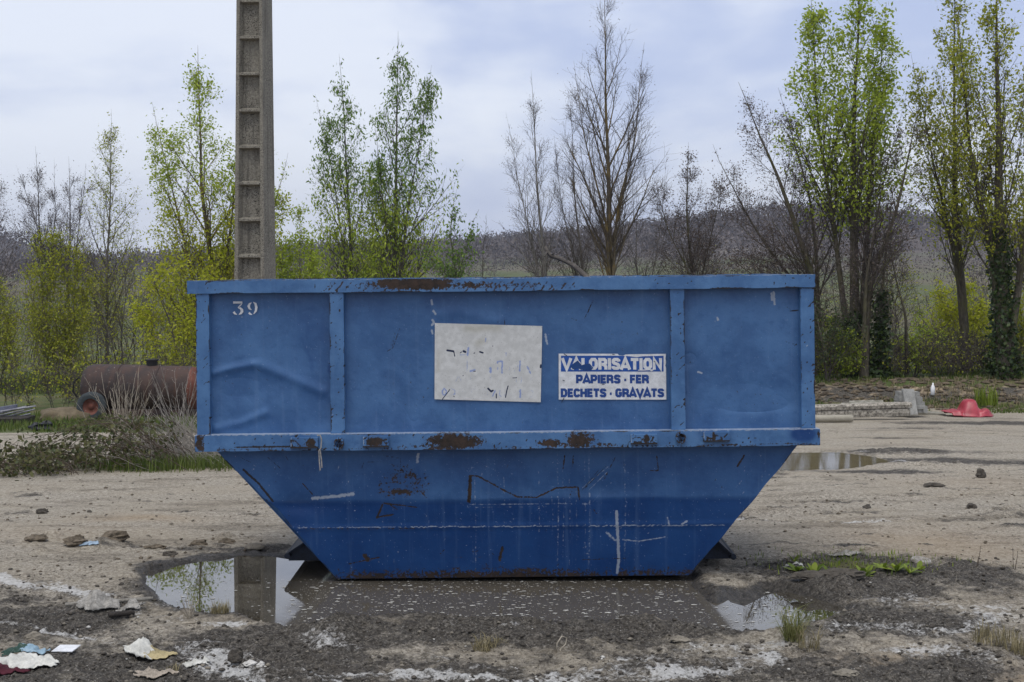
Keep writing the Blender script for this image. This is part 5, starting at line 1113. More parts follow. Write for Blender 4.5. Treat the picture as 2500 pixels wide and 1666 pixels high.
# ================================================================ grass, brambles, weeds
def blades(rng, x, y, z, h, w, bend=.5, name='grass'):
    n = len(x); a = rng.random(n) * 2 * pi; L = h * rng.uniform(.3, 1.2, n); lean = rng.uniform(.1, bend, n)
    dx, dy = np.cos(a), np.sin(a); sx, sy = -dy, dx; b = np.stack([x, y, z - .01], 1)
    s = np.stack([sx, sy, 0 * sx], 1) * (w * rng.uniform(.6, 1.3, n))[:, None]
    mid = b + np.stack([dx * L * lean * .35, dy * L * lean * .35, L * .6], 1); tip = b + np.stack([dx * L * lean, dy * L * lean, L * (1 - .35 * lean)], 1)
    V = np.stack([b - s, b + s, mid - s * .7, mid + s * .7, tip], 1).reshape(-1, 3)
    i = np.arange(n)[:, None] * 5; T = np.concatenate([i + np.array([[0, 1, 3]]), i + np.array([[0, 3, 2]]), i + np.array([[2, 3, 4]])])
    c = np.repeat(rng.random(n), 5); return V, T, c
L_GRASS = leafmat('grass blade', (0.060, 0.100, 0.018), (0.150, 0.185, 0.040), .35)
L_DRYG = leafmat('dry grass blade', (0.17, 0.145, 0.075), (0.32, 0.27, 0.15), .3)
L_TUFT = leafmat('tuft blade', (0.10, 0.125, 0.030), (0.29, 0.27, 0.12), .35)
L_WEED = leafmat('weed leaf', (0.095, 0.150, 0.015), (0.250, 0.310, 0.035), .35)
def gfield(name, label, n, xr, yr, h, w, seed, mat, mask, cat='grass'):
    rng = np.random.default_rng(seed); x = rng.uniform(*xr, n); y = rng.uniform(*yr, n); k = mask(x, y, rng); x, y = x[k], y[k]
    z = ground_fields(x, y)[0]; o = obj(name, leafmesh(name, [blades(rng, x, y, z, h, w)]), mat); kind(o, 'stuff'); o['label'] = label; o['category'] = cat
gx, gy, gzz = gw(350, 1068)
gfield('grass', 'green grass growing under the bramble heap left of the skip', 20000, (-6.2, -2.6), (13.6, 17.2), .19, .0055, 81, L_GRASS,
       lambda x, y, r: r.random(len(x)) < np.exp(-((x - gx - .45) / .85) ** 2 - ((y - gy + .25) / .42) ** 2) * 1.4)
gfield('grass', 'strip of short grass in front of the rusty tank trailer', 9000, (-11.5, -4.5), (21.8, 26.5), .16, .009, 82, L_GRASS, lambda x, y, r: vn(x, y, 5) > -.6)
gfield('grass', 'grass along the foot of the earth bank', 7000, (4.5, 13), (26.9, 28.2), .10, .009, 83, L_GRASS, lambda x, y, r: fbm(x * 1.5, y * 1.5, 6, 3) > -.05)
gfield('grass', 'green grass on top of the earth bank', 11000, (4.5, 14), (29.2, 34), .13, .011, 84, L_GRASS, lambda x, y, r: fbm(x * 1.3, y * 1.3, 7, 3) > -.1)
gfield('dry_grass', 'dry straw grass scattered over the earth bank', 4500, (4.5, 13.5), (27.5, 29.4), .13, .008, 85, L_DRYG, lambda x, y, r: fbm(x * 1.3, y * 1.3, 8, 3) > .0)
gfield('meadow_grass', 'tall meadow grass beyond the tank trailer', 9000, (-14, -5), (30, 40), .28, .014, 86, L_GRASS, lambda x, y, r: fbm(x * .6, y * .6, 9, 3) > -.2)
px_, py_, _ = gw(1960, 1306)
gfield('grass', 'patch of grass growing in mud right of the skip', 9000, (1.6, 4.2), (8.3, 10.3), .055, .0032, 87, L_WEED, lambda x, y, r: r.random(len(x)) < np.exp(-((x - px_) / .48) ** 2 - ((y - py_ - .12) / .30) ** 2) * (.65 + .9 * vn(x * 8, y * 8, 4)))

def tuft(name, label, dx, dy, n, h, w, rad, mat, seed, bend=.8, group=None):
    x, y, _ = gw(dx, dy); z = gz(x, y); rng = np.random.default_rng(seed)
    a = rng.random(n) * 2 * pi; r = rad * np.sqrt(rng.random(n))
    V, T, c = blades(rng, r * np.cos(a), r * np.sin(a), np.zeros(n), h, w, bend)
    o = obj(name, leafmesh(name, [(V, T, c)]), mat, None, (x, y, z)); tag(o, label, 'grass', group); return o
tuft('grass_tuft', 'tall green and straw grass tuft in front of the right puddle', 1822, 1480, 170, .22, .0022, .05, L_TUFT, 91, 1.5)
tuft('grass_tuft', 'dry straw stalks beside the tall grass tuft', 1858, 1500, 60, .17, .0022, .06, L_DRYG, 92)
tuft('grass_tuft', 'low dry grass tuft on mud in front of the skip middle', 1118, 1488, 130, .085, .0026, .075, L_DRYG, 93, 1.6)
tuft('grass_tuft', 'small soft green tuft at the edge of the left puddle', 505, 1412, 190, .085, .0020, .06, L_DRYG, 94)
tuft('grass_tuft', 'straw coloured grass tuft on the muddy right foreground', 2290, 1480, 170, .12, .0026, .13, L_DRYG, 95, 1.0)
tuft('grass_tuft', 'thin yellow grass sprig near the lower left litter', 395, 1548, 26, .07, .0026, .03, L_DRYG, 96, 1.2)
tuft('grass_tuft', 'straw tuft at the right edge beyond the bare mud', 2350, 1500, 90, .10, .0026, .08, L_DRYG, 97, 1.0)
tuft('grass_tuft', 'green grass clump behind the red plastic seat', *(2408 / K, 1000 / K), 160, .42, .012, .22, L_WEED, 98, .6)
M_STEM = plain('dry stem', (0.42, 0.37, 0.29), .85, .25, 12, .1); M_STEMG = plain('grey dead stem', (0.36, 0.33, 0.29), .85, .3, 12, .1)
M_TWIGB = plain('brown cane', (0.115, 0.085, 0.060), .8, .3, 12, .1)
def stalks(name, label, dx, dy, n, h, rad, spread, mat, seed, k=4, fork=3, D=None, cat='plant', lift=0):
    x, y, _ = gw(dx, dy); z = gz(x, y); rng = np.random.default_rng(seed)
    a = rng.random(n) * 2 * pi; el = spread * np.sqrt(rng.random(n)); L = h * rng.uniform(.55, 1.1, n)
    d = np.stack([np.sin(el) * np.cos(a), np.sin(el) * np.sin(a), np.cos(el)], 1); s = np.linspace(0, 1, 6)
    b = np.stack([rng.normal(0, h * .04, n), rng.normal(0, h * .04, n), np.full(n, lift - .01)], 1)
    P = b[:, None] + d[:, None] * (L[:, None] * s)[..., None]; P[:, :, 2] += (.12 * L[:, None] * s ** 2) * np.sin(el)[:, None]; P += rng.normal(0, h * .008, P.shape) * s[None, :, None]
    R = rad * np.linspace(1, .45, 6)[None] * np.ones((n, 1)); ac = Acc(); ac.tubes(P, R, k)
    if fork:
        P1, R1_, _ = grow(rng, P, R, fork, .45, 1, .45, .15, lambda t, bi: L[bi] * .22 * (1.3 - t), 4, .5, .08, .02, rad * .5); ac.tubes(P1, R1_, 3)
    o = obj(name, ac.mesh(name), mat, None, (x, y, z)); tag(o, label, cat); return o
stalks('dry_stalks', 'fan of whitish dead stalks rising in front of the tank trailer', 288, 1030, 34, 1.0, .0055, .55, M_STEM, 101, fork=6)
stalks('dry_stalks', 'reddish bare stems between the white stalks and the skip', 415, 1010, 26, 1.15, .0050, .75, M_STEMG, 102, fork=5)
stalks('dry_stalks', 'small dry branched weed at the edge of the left puddle', 436, 1420, 11, .19, .0030, .85, M_STEM, 103, fork=3)
stalks('dry_stalks', 'thin dead stem standing alone in the grey mud at right', 2195 - 2, 1394, 1, .30, .0022, .1, M_STEM, 104, fork=5)
stalks('dry_stalks', 'two thin dark stems on the bare ground right of the weed patch', 2330, 1312, 2, .20, .0030, .25, M_TWIGB, 105, fork=2)
stalks('dry_stalks', 'short dark dead stem beside the round lid', 2245, 1310, 2, .14, .0028, .4, M_TWIGB, 106, fork=2)

def bramble():
    rng = np.random.default_rng(111)
    o = thing('bramble_heap', 'sprawling bramble heap with arching canes and dark leaves left of the skip', 'bramble', (gx, gy, gzz))
    def arcs(n, x0, x1, y0, y1, hh, ll, r, dirx, seed):
        P = []; R = []
        for _ in range(n):
            x = rng.uniform(x0, x1); y = rng.uniform(y0, y1); L = ll * rng.uniform(.5, 1.15); h = hh * rng.uniform(.3, 1.1); a = rng.normal(dirx, .5); s = np.linspace(0, 1, 9)
            p = np.stack([x + cos(a) * L * s, y + sin(a) * L * s * .5, base_z(y) + 4 * h * s * (1 - s) * (1 - .25 * s) + .01 + 0 * s], 1) + rng.normal(0, .02, (9, 3)); p[:, 2] = np.maximum(p[:, 2], base_z(p[:, 1]) + .01)
            P.append(p - np.array([gx, gy, gzz])); R.append(np.full(9, r) * np.linspace(1, .5, 9))
        return np.stack(P), np.stack(R)
    P, R = arcs(46, -4.6, -3.6, 15.6, 17.0, .60, 1.7, .0052, pi, 1); P2, R2_ = arcs(46, -5.6, -4.6, 14.9, 15.9, .26, .9, .0042, pi, 2)
    a = Acc(); a.tubes(P, R, 4); a.tubes(P2, R2_, 4)
    Pt, Rt, _ = grow(rng, np.concatenate([P, P2]), np.concatenate([R, R2_]), 5, .15, 1, .8, .3, lambda t, bi: .16 + 0 * t, 4, .3, .15, .02, .0022); a.tubes(Pt, Rt, 3)
    obj('canes', a.mesh('canes'), M_TWIGB, o)
    obj('foliage', leafmesh('foliage', [leaves(rng, Pt, 4, .060, .3, .75, .03), leaves(rng, P2, 14, .055, .2, .75, .06), leaves(rng, P, 8, .055, .2, .75, .04)]), L_BRAM, o)
bramble()
def straw():
    rng = np.random.default_rng(112); n = 800
    x0, y0, _ = gw(430, 1062); P = []
    x = rng.normal(x0 + .12, .40, n); y = rng.normal(y0 + .1, .35, n); az = rng.normal(pi, .9, n) + rng.integers(0, 2, n) * .6; el = rng.uniform(.1, 1.35, n); L = rng.uniform(.3, 1.05, n); s = np.linspace(0, 1, 5)
    d = np.stack([np.cos(el) * np.cos(az), np.cos(el) * np.sin(az) * .6, np.sin(el)], 1)
    P = np.stack([x, y, base_z(y)], 1)[:, None] + d[:, None] * (L[:, None] * s)[..., None]; P[:, :, 2] -= .22 * L[:, None] * s ** 2; P += rng.normal(0, .012, P.shape)
    P[:, :, 2] = np.maximum(P[:, :, 2], base_z(P[:, :, 1]) + .005)
    a = Acc(); a.tubes(P - np.array([x0, y0, base_z(y0)]), np.full((n, 5), .0032) * np.linspace(1, .6, 5), 3)
    o = obj('straw_heap', a.mesh('straw_heap'), M_STEMG, None, (x0, y0, float(base_z(y0)))); kind(o, 'stuff'); o['label'] = 'tangle of dead grey straw and twigs against the left end of the skip'; o['category'] = 'straw'
straw()
def broad_weed(dx, dy, n, s, seed, label):
    x, y, _ = gw(dx, dy); z = gz(x, y); rng = np.random.default_rng(seed)
    a = np.arange(n) * 2.4 + rng.random(n) * .5; el = rng.uniform(.35, 1.2, n); L = 1.5 * s * rng.uniform(.6, 1.2, n); V = []; T = []; c = []
    for i in range(n):
        d = np.array([cos(a[i]) * cos(el[i]), sin(a[i]) * cos(el[i]), sin(el[i])]); sd = np.array([-sin(a[i]), cos(a[i]), 0]); b = len(V)
        for t, w in ((0, .04), (.3, .14), (.6, .17), (.85, .10), (1, 0)):
            p = d * L[i] * t - np.array([0, 0, .25 * L[i] * t * t]); V += [p - sd * w * L[i], p + sd * w * L[i]]
        for k in range(4): T += [(b + 2 * k, b + 2 * k + 1, b + 2 * k + 3), (b + 2 * k, b + 2 * k + 3, b + 2 * k + 2)]
        c += [rng.random()] * 10
    o = obj('weed', leafmesh('weed', [(np.array(V), np.array(T), np.array(c))]), L_WEED, None, (x, y, z)); tag(o, label, 'weed', 'broad leaved weeds in the mud')
for i, (dx, dy, n, s) in enumerate([(1832, 1318, 9, .07), (1870, 1325, 11, .08), (1950, 1326, 10, .075), (1985, 1328, 11, .085), (2060, 1325, 10, .08), (2110, 1322, 8, .07), (2030, 1318, 8, .06), (1905, 1322, 8, .06), (1800 + 25, 1300, 6, .05), (2090, 1330, 7, .06)]):
    broad_weed(dx, dy, n, s, 120 + i, 'larger broad leaved green weed at the front of the grass patch right of the skip' if s >= .07 else 'smaller broad leaved green weed among the grass patch right of the skip')

# ================================================================ rusty tank trailer
def rust_mat(name, a_, b_, c_):
    m, nt, out = material(name); v = N(nt, 'TexCoord', None, 3)
    a = noise(nt, v, 2.5, 6, .65); b = noise(nt, v, 22, 5, .65); vs = N(nt, 'Mapping', None, Vector=v, Scale=(5, 1, .7)); s = noise(nt, vs, 2, 4, .6)
    c = mixc(nt, ramp(nt, a, .35, .65), a_, b_); c = mixc(nt, mth(nt, 'MULTIPLY', ramp(nt, s, .5, .7), .5), c, c_); c = mixc(nt, mth(nt, 'MULTIPLY', ramp(nt, b, .62, .72), .8), c, (0.33, 0.30, 0.26))
    bsdf(nt, out, Base_Color=c, Roughness=.75, Specular_IOR_Level=.3, Normal=bump(nt, b, .3, .02)); return m
M_RUST = rust_mat('rusted tank steel', (0.032, 0.025, 0.024), (0.062, 0.038, 0.030), (0.090, 0.042, 0.026)); M_REDR = rust_mat('red oxide steel', (0.120, 0.040, 0.026), (0.185, 0.070, 0.048), (0.10, 0.045, 0.03))
M_TYRE = plain('old tyre rubber', (0.055, 0.066, 0.070), .8, .25, 10, .3); M_BLK = plain('black iron', (0.020, 0.018, 0.018), .7, .2, 12, .2)
def tank():
    D = 25.0; gzt = float(base_z(D)); s = D / F * K
    xl, _, zt = at(172, 840, D); xr = at(452, 0, D)[0]; zb = at(0, 948, D)[2]
    R = (zt - zb) / 2; zc = (zt + zb) / 2 - gzt; L = xr - xl
    o = thing('tank_trailer', 'rusty brown cylindrical tank trailer on a single axle behind the brambles', 'trailer', (xl, D, gzt), (0, 0, radians(-4)))
    b = MB(); b.lathe([(.16, R * .97), (.20, R), (L * .5, R), (L - .22, R * .985), (L - .16, R * .96)], 36); b.v = [(x, y + R, z + zc - .03 * x / L) for x, y, z in b.v]; body = b.build('tank_body', M_RUST, o, smooth=True)
    for x, m, sg in ((.16, M_RUST, -1), (L - .16, M_REDR, 1)):
        e = MB(); e.lathe([(x, R * .965), (x + sg * .05, R * .93), (x + sg * .10, R * .80), (x + sg * .14, R * .55), (x + sg * .16, R * .2), (x + sg * .16, .001)], 36); e.v = [(X, y + R, z + zc - .03 * X / L) for X, y, z in e.v]; cap = e.build('end_cap', m, o, smooth=True)
        if sg < 0:
            h = MB(); h.tube([(x - .13, R - .30, zc + .20), (x - .22, R - .32, zc + .12), (x - .24, R - .32, zc - .06), (x - .16, R - .30, zc - .16)], .018, 6); h.build('handle', M_BLK, cap)
    for t in (.33, .66):
        r = MB(); r.lathe([(L * t - .02, R * 1.0), (L * t - .02, R * 1.02), (L * t + .02, R * 1.02), (L * t + .02, R * 1.0)], 36); r.v = [(X, y + R, z + zc - .03 * X / L) for X, y, z in r.v]; r.build('band', M_RUST, o, smooth=True)
    h = MB(); h.lathe([(zc + R - .03, .10), (zc + R + .06, .10), (zc + R + .06, .12), (zc + R + .09, .12), (zc + R + .10, .001)], 16, 'z'); h.v = [(x + L * .58, y + R, z) for x, y, z in h.v]; h.build('hatch', M_BLK, o)
    f = MB()
    for y in (R - .28, R + .28): f.box(.25, L + .3, y - .04, y + .04, zc - R - .07, zc - R + .05)
    f.box(.05, .30, R - .35, R + .35, zc - R - .02, zc - R + .14); f.build('chassis', M_RUST, o)
    for x0, z0 in ((.10, zc - .05),):
        g = MB(); g.tube([(x0 + .17, -.0 + .02, z0 + .13), (x0 + .17, .0, z0), (x0 + .23, .0, z0 - .05), (x0 + .29, 0, z0), (x0 + .30, .02, z0 + .15)], .010, 6); g.build('loop_handle', M_STEM, o)
    wx = at(216, 0, D)[0] - xl; wr = .27
    ax = MB(); ax.lathe([(-.12, .04), (2 * R + .12, .04)], 10, 'y'); ax.v = [(x + wx, y, z + wr) for x, y, z in ax.v]; ax.build('axle', M_BLK, o)
    for y in (-.16, 2 * R + .02):
        w = thing_part = obj('wheel', None, None, o, (wx, y, wr))
        t = MB(); t.lathe([(0, .15), (-.01, .20), (.0, .255), (.03, .27), (.11, .27), (.14, .255), (.15, .20), (.14, .15), (0, .15)], 32, 'y'); t.build('tyre', M_TYRE, w, smooth=True)
        r = MB(); r.lathe([(.02, .155), (.03, .13), (.055, .10), (.05, .05), (.03, .045), (.03, .001)], 24, 'y'); r.build('rim', M_REDR, w, smooth=True)
    d = MB(); d.tube([(L + .2, R - .28, zc - R), (L + .9, R, zc - R - .05)], .035, 6); d.tube([(L + .2, R + .28, zc - R), (L + .9, R, zc - R - .05)], .035, 6); d.build('drawbar', M_REDR, o)
    v = MB(); v.lathe([(L - .02, .06), (L + .10, .06), (L + .10, .09), (L + .14, .09), (L + .14, .001)], 14); v.v = [(x, y + R - .1, z + zc + .1) for x, y, z in v.v]; v.build('valve', M_STEMG, o)
tank()

# ================================================================ stored materials and litter
M_GALV = plain('weathered metal bar', (0.30, 0.30, 0.33), .5, .3, 10, .1); M_WOODD = plain('dark wet timber', (0.050, 0.042, 0.035), .85, .3, 9, .3)
M_BLOCK = plain('grey concrete block', (0.33, 0.325, 0.30), .9, .22, 9, .3); M_SLAB = plain('mossy concrete slab', (0.30, 0.285, 0.24), .9, .3, 12, .3, dark=(.12, .11, .08))
D_ = 24.6
def barpile():
    x0, y0, z0 = gw(-30, 985)
    y0 = 24.0; z0 = float(base_z(y0))
    MB().prism([(-1.2, 0), (1.05, 0), (1.0, .26), (-1.2, .26)], -.35, .35)
    X = at(0, 0, y0)[0]
    t = thing('timber_crate', 'dark timber crate under the metal bars at the left edge', 'crate', (X - .1, y0, z0))
    t.scale = (1, 1, .42)
    for i, z in enumerate((.0, .105, .21)): MB().box(-1.0, .62 - .02 * i, -.30, -.27, z + .004, z + .096).build('board', M_WOODD, t); MB().box(-1.0, .62, .27, .30, z + .004, z + .096).build('board', M_WOODD, t)
    MB().box(.60, .63, -.262, .262, 0, .30).build('end_board', M_WOODD, t); MB().box(-.98, .59, -.26, .26, .28, .30).build('top_board', M_WOODD, t)
    for i, (a, b, r) in enumerate([((-10, 948), (82, 934), .016), ((-10, 952), (60, 935), .018), ((-10, 957), (55, 943), .014), ((0, 962), (80, 941), .014), ((10, 966), (70, 951), .012)]):
        A = at(*a, y0 - .1 + .05 * i); B = at(*b, y0 + .1 + .05 * i); m = MB(); m.tube([A, tuple((np.array(A) + B) / 2 + np.array([0, 0, .004])), B], r, 8); tag(m.build('metal_bar', M_GALV), 'long galvanised bar lying on the dark timber crate', 'bar', 'metal bars on the crate')
    A = at(-20, 945, y0 + .1); B = at(38, 936, y0 + .2); m = MB(); w = .05
    m.v = [(p[0], p[1] + dy, p[2] + dz) for p in (A, B) for dy, dz in ((-w, -w), (w, -w), (w, w), (-w, w))]; m.f = [(0, 1, 5, 4), (1, 2, 6, 5), (2, 3, 7, 6), (3, 0, 4, 7), (3, 2, 1, 0), (4, 5, 6, 7)]
    tag(m.build('box_section', plain('bluish steel', (0.20, 0.21, 0.27), .5, .25, 8, .1)), 'bluish square steel section on top of the metal bars', 'steel')
barpile()
def lumpy(name, label, cat, dx, dy, r, mat, seed, rough=.4, n=3, flat=.15, sink=.1, group=None, smooth=False, D=None):
    x, y, _ = gw(dx, dy); z = gz(x, y); m = MB(); r = np.broadcast_to(np.asarray(r, float), (3,)); m.blob((0, 0, r[2] * .5 - sink * r[2]), r, seed, rough, n, flat)
    return tag(m.build(name, mat, None, (x, y, z), smooth=smooth), label, cat, group)
lumpy('sand_heap', 'low beige heap of sand beside the wheel of the tank trailer', 'heap', 148, 968, (.46, .3, .22), plain('sand', (0.17, 0.135, 0.085), .95, .25, 8, .3), 131, .3, 3, .2, .3, smooth=True)
lumpy('scrap_lump', 'black crumpled plastic scrap on the grass edge near the crate', 'scrap', 92, 990, (.17, .1, .10), plain('black plastic', (0.018, 0.019, 0.024), .4, .3, 20, .2), 132, .9, 3)
# right side stores
def stone_things():
    y0 = 25.2; z0 = lambda x, y: gz(x, y)
    # long pale moulded beam
    A = np.array(at(1780, 940, 25.0)); B = np.array(at(2086, 934, 25.4)); gzb = gz(B[0], B[1])
    t = thing('concrete_beam', 'long pale speckled concrete beam lying at the edge of the yard', 'beam', (float(A[0]), float(A[1]), gz(A[0], A[1])))
    d = B - A; L = float(np.hypot(d[0], d[1])); ang = math.atan2(d[1], d[0]); t.rotation_euler = (0, radians(-.8), ang); t.location.z += .02
    M_BEAM = plain('lichen speckled white beam', (0.50, 0.46, 0.38), .9, .5, 22, .3, dark=(0.06, 0.05, 0.04))
    prof = [(-.10, 0), (.10, 0), (.11, .06), (.10, .14), (.115, .16), (.12, .22), (.09, .245), (-.09, .245), (-.12, .22), (-.115, .16), (-.10, .14), (-.11, .06)]
    def loft(p, x0, x1):
        m = MB(); n = len(p); m.v = [(x, yy, zz) for x in (x0, x1) for yy, zz in p]; m.f = [tuple(range(n)), tuple(range(2 * n - 1, n - 1, -1))] + [(j, (j + 1) % n, n + (j + 1) % n, n + j) for j in range(n)]; return m
    loft([p for p in prof if p[1] < .15], 0, L).build('web', M_BEAM, t); loft([(-.115, .152), (.115, .152), (.125, .21), (.09, .245), (-.09, .245), (-.125, .21)], -.01, L + .03).build('flange', M_BEAM, t)
    # pale pipe in front
    P = at(1775, 968, 24.2); Q = at(1956, 966, 24.4); gp = gz(P[0], P[1]); gq = gz(Q[0], Q[1]); m = MB(); r = .065
    m.tube([(P[0], P[1], gp + r), ((P[0] + Q[0]) / 2, 24.3, (gp + gq) / 2 + r + .01), (Q[0], Q[1], gq + r + .01), (Q[0] + .03, Q[1], gq + r + .01)], [r, r, r, r * .8], 16)
    tag(m.build('pipe', plain('beige pipe', (0.36, 0.33, 0.26), .6, .15, 6, .1), smooth=True), 'beige pipe lying on the ground just in front of the long beam', 'pipe')
    # block stack
    def block(dx, dy, w, h, d, D, label, rot=0, tilt=0, hollow=False):
        x, y, z = at(dx, dy, D); o = thing('concrete_block', label, 'block', (x, y, z), (0, tilt, radians(rot)), 'concrete blocks stacked at the foot of the bank')
        mb = MB(); mb.box(-w / 2, w / 2, -d / 2, d / 2, 0, h)
        if hollow: mb = MB(); mb.box(-w / 2, w / 2, -d / 2 + .03, d / 2, 0, h); mb.box(-w / 2, -w * .18, -d / 2, -d / 2 + .029, 0, h); mb.box(w * .25, w / 2, -d / 2, -d / 2 + .029, 0, h); mb.box(-w * .18 + .001, w * .25 - .001, -d / 2, -d / 2 + .029, h * .6, h)
        mb.build('body', M_BLOCK, o)
        MB().box(-w / 2 + .006, w / 2 - .006, -d / 2 + .006, d / 2 - .006, h, h + .006).build('top_face', M_BLOCK, o)
    D = 26.2
    block(2078, 945, .30, .085, .24, D, 'grey block at the bottom left of the block stack', 6); block(2075, 933, .27, .085, .24, D, 'grey block second from the bottom left of the block stack', 4); block(2077, 921, .28, .09, .24, D, 'grey block third up on the left of the leaning slab', 7); block(2078, 910, .27, .085, .24, D + .02, 'grey block topmost on the left of the leaning slab', 5)
    block(2050, 945, .22, .05, .2, D - .1, 'thin grey block lying left of the block stack', 4)
    block(2108, 948, .32, .12, .22, D - .12, 'notched grey block at the bottom right of the block stack', 3, hollow=True); block(2106, 935, .26, .095, .2, D, 'grey block second up on the right of the leaning slab', 3); block(2104, 923, .20, .09, .2, D, 'grey block third up on the right of the leaning slab', 3); block(2100, 911, .17, .085, .18, D + .05, 'small grey block topmost on the right of the leaning slab', 3)
    b0 = at(2096, 953, D - .32); b1 = at(2087, 895, D - .12); m = MB(); w, th = .11, .05
    m.v = [(b[0] + dx, b[1] + dy, b[2]) for b in (b0, b1) for dx, dy in ((-w * (1 if b is b1 else .75), 0), (w, 0), (w, th * 2), (-w, th * 2))]; m.f = [(0, 1, 5, 4), (1, 2, 6, 5), (2, 3, 7, 6), (3, 0, 4, 7), (3, 2, 1, 0), (4, 5, 6, 7)]
    tag(m.build('leaning_slab', M_BLOCK), 'pale concrete slab leaning upright against the block stack', 'slab')
    for i, (dx, dy, w, rot, lab) in enumerate([(1948, 942, .24, 14, 'mossy paving slab lying behind the long beam, leftmost of its row'), (1972, 937, .30, 10, 'mossy paving slab lying second in the row behind the long beam'), (1997, 936, .24, 8, 'mossy paving slab lying third in the row behind the long beam'), (2019, 937, .22, 10, 'mossy paving slab lying last in the row, next to the blocks')]):
        x, y, z = at(dx, dy, 26.5); o = MB().box(-w / 2, w / 2, -.28, .28, 0, .055).build('paving_slab', M_SLAB, None, (x, y, z), (radians(13), radians(-3), radians(-rot))); tag(o, lab, 'slab', 'paving slabs behind the beam')
    x, y, z = gw(2140, 956); z = gz(x, y + .4); o = MB().prism([(-.36, 0), (-.3, .05), (-.05, .06), (.1, .045), (.36, .02), (.36, 0)], -.2, .2).build('broken_slab', M_SLAB, None, (x, y + .4, z), (0, 0, radians(-8))); tag(o, 'flat broken slab lying between the block stack and the red seat', 'slab')
    # red plastic seat: domed hump with flared wings
    x, y, _ = gw(2225, 957); z = gz(x, y); n = 26; U, Vv = np.meshgrid(np.linspace(-1, 1, 41), np.linspace(-1, 1, 27)); r2 = U ** 2 * .9 + Vv ** 2
    hgt = .27 * np.exp(-(((U - .05) * 2.7) ** 4) - ((Vv - .1) * 1.15) ** 4) + .05 * np.exp(-((U + .50) / .20) ** 2) + .08 * np.exp(-((U - .68) / .22) ** 2) + .05 + .05 * np.abs(U) ** 3 - .05 * np.exp(-((np.abs(U) - .36) / .05) ** 2)
    edge = sst(1.0, .82, np.abs(U)) * sst(1.0, .75, np.abs(Vv)); hgt = hgt * (.25 + .75 * edge) + .04 * (1 - edge) * (U < -.8)
    X = U * .46 + .05 * Vv * U; Yv = Vv * .30 * (1 - .45 * np.abs(U) ** 2); Vt = np.stack([X, Yv, hgt], -1).reshape(-1, 3); i = np.arange(26)[:, None] * 41 + np.arange(40)[None]
    Q = np.stack([i, i + 1, i + 42, i + 41], -1).reshape(-1, 4); Vt2 = Vt.copy(); Vt2[:, 2] -= .012
    me = mesh_np('red_seat', np.concatenate([Vt, Vt2]), np.concatenate([Q, Q[:, ::-1] + len(Vt)]), None, True)
    M_RED = plain('faded red plastic', (0.40, 0.042, 0.060), .38, .2, 6, .05, spec=.5)
    tag(obj('toy_seat', me, M_RED, None, (x, y, z + .01), (0, radians(2), radians(-6))), 'discarded red plastic toy seat lying at the foot of the bank', 'seat')
    # white bottle on the bank
    x = at(2143, 0, 28.3)[0]; y = 28.3; z = gz(x, y); b = MB(); b.lathe([(0, .001), (.0, .045), (.17, .045), (.21, .03), (.23, .017), (.27, .017), (.27, .001)], 14, 'z'); tag(b.build('bottle', plain('white plastic', (0.72, 0.72, 0.72), .4, .1, 8, .02), None, (x, y, z + .02), (radians(-20), radians(8), 0), smooth=True), 'white plastic bottle lying on the earth bank', 'bottle')
stone_things()
def branch():
    p = [at(1253, 566, 10.2), at(1257, 578, 10.2), at(1266, 588, 10.2), at(1290, 596, 10.1), at(1318, 610, 10.0), at(1345, 634, 9.9), at(1400, 690, 9.7), at(1440, 760, 9.6)]
    o = thing('dead_branch', 'dead grey branch sticking up out of the skip', 'branch', p[-1]); m = MB(); P = np.array(p) - np.array(p[-1])
    m.tube(P, [.008, .014, .017, .015, .017, .019, .021, .022], 7); m.build('stem', plain('weathered branch', (0.12, 0.105, 0.09), .85, .4, 14, .3), o, smooth=True)
    b = MB()
    for a, q in ((2, (1272, 583)), (3, (1282, 602)), (1, (1251, 590)), (3, (1293, 590))): b.tube([P[a], np.array(at(*q, 10.15)) - np.array(p[-1])], [.009, .004], 5)
    b.build('side_twig', plain('weathered branch', (0, 0, 0)), o)
branch()

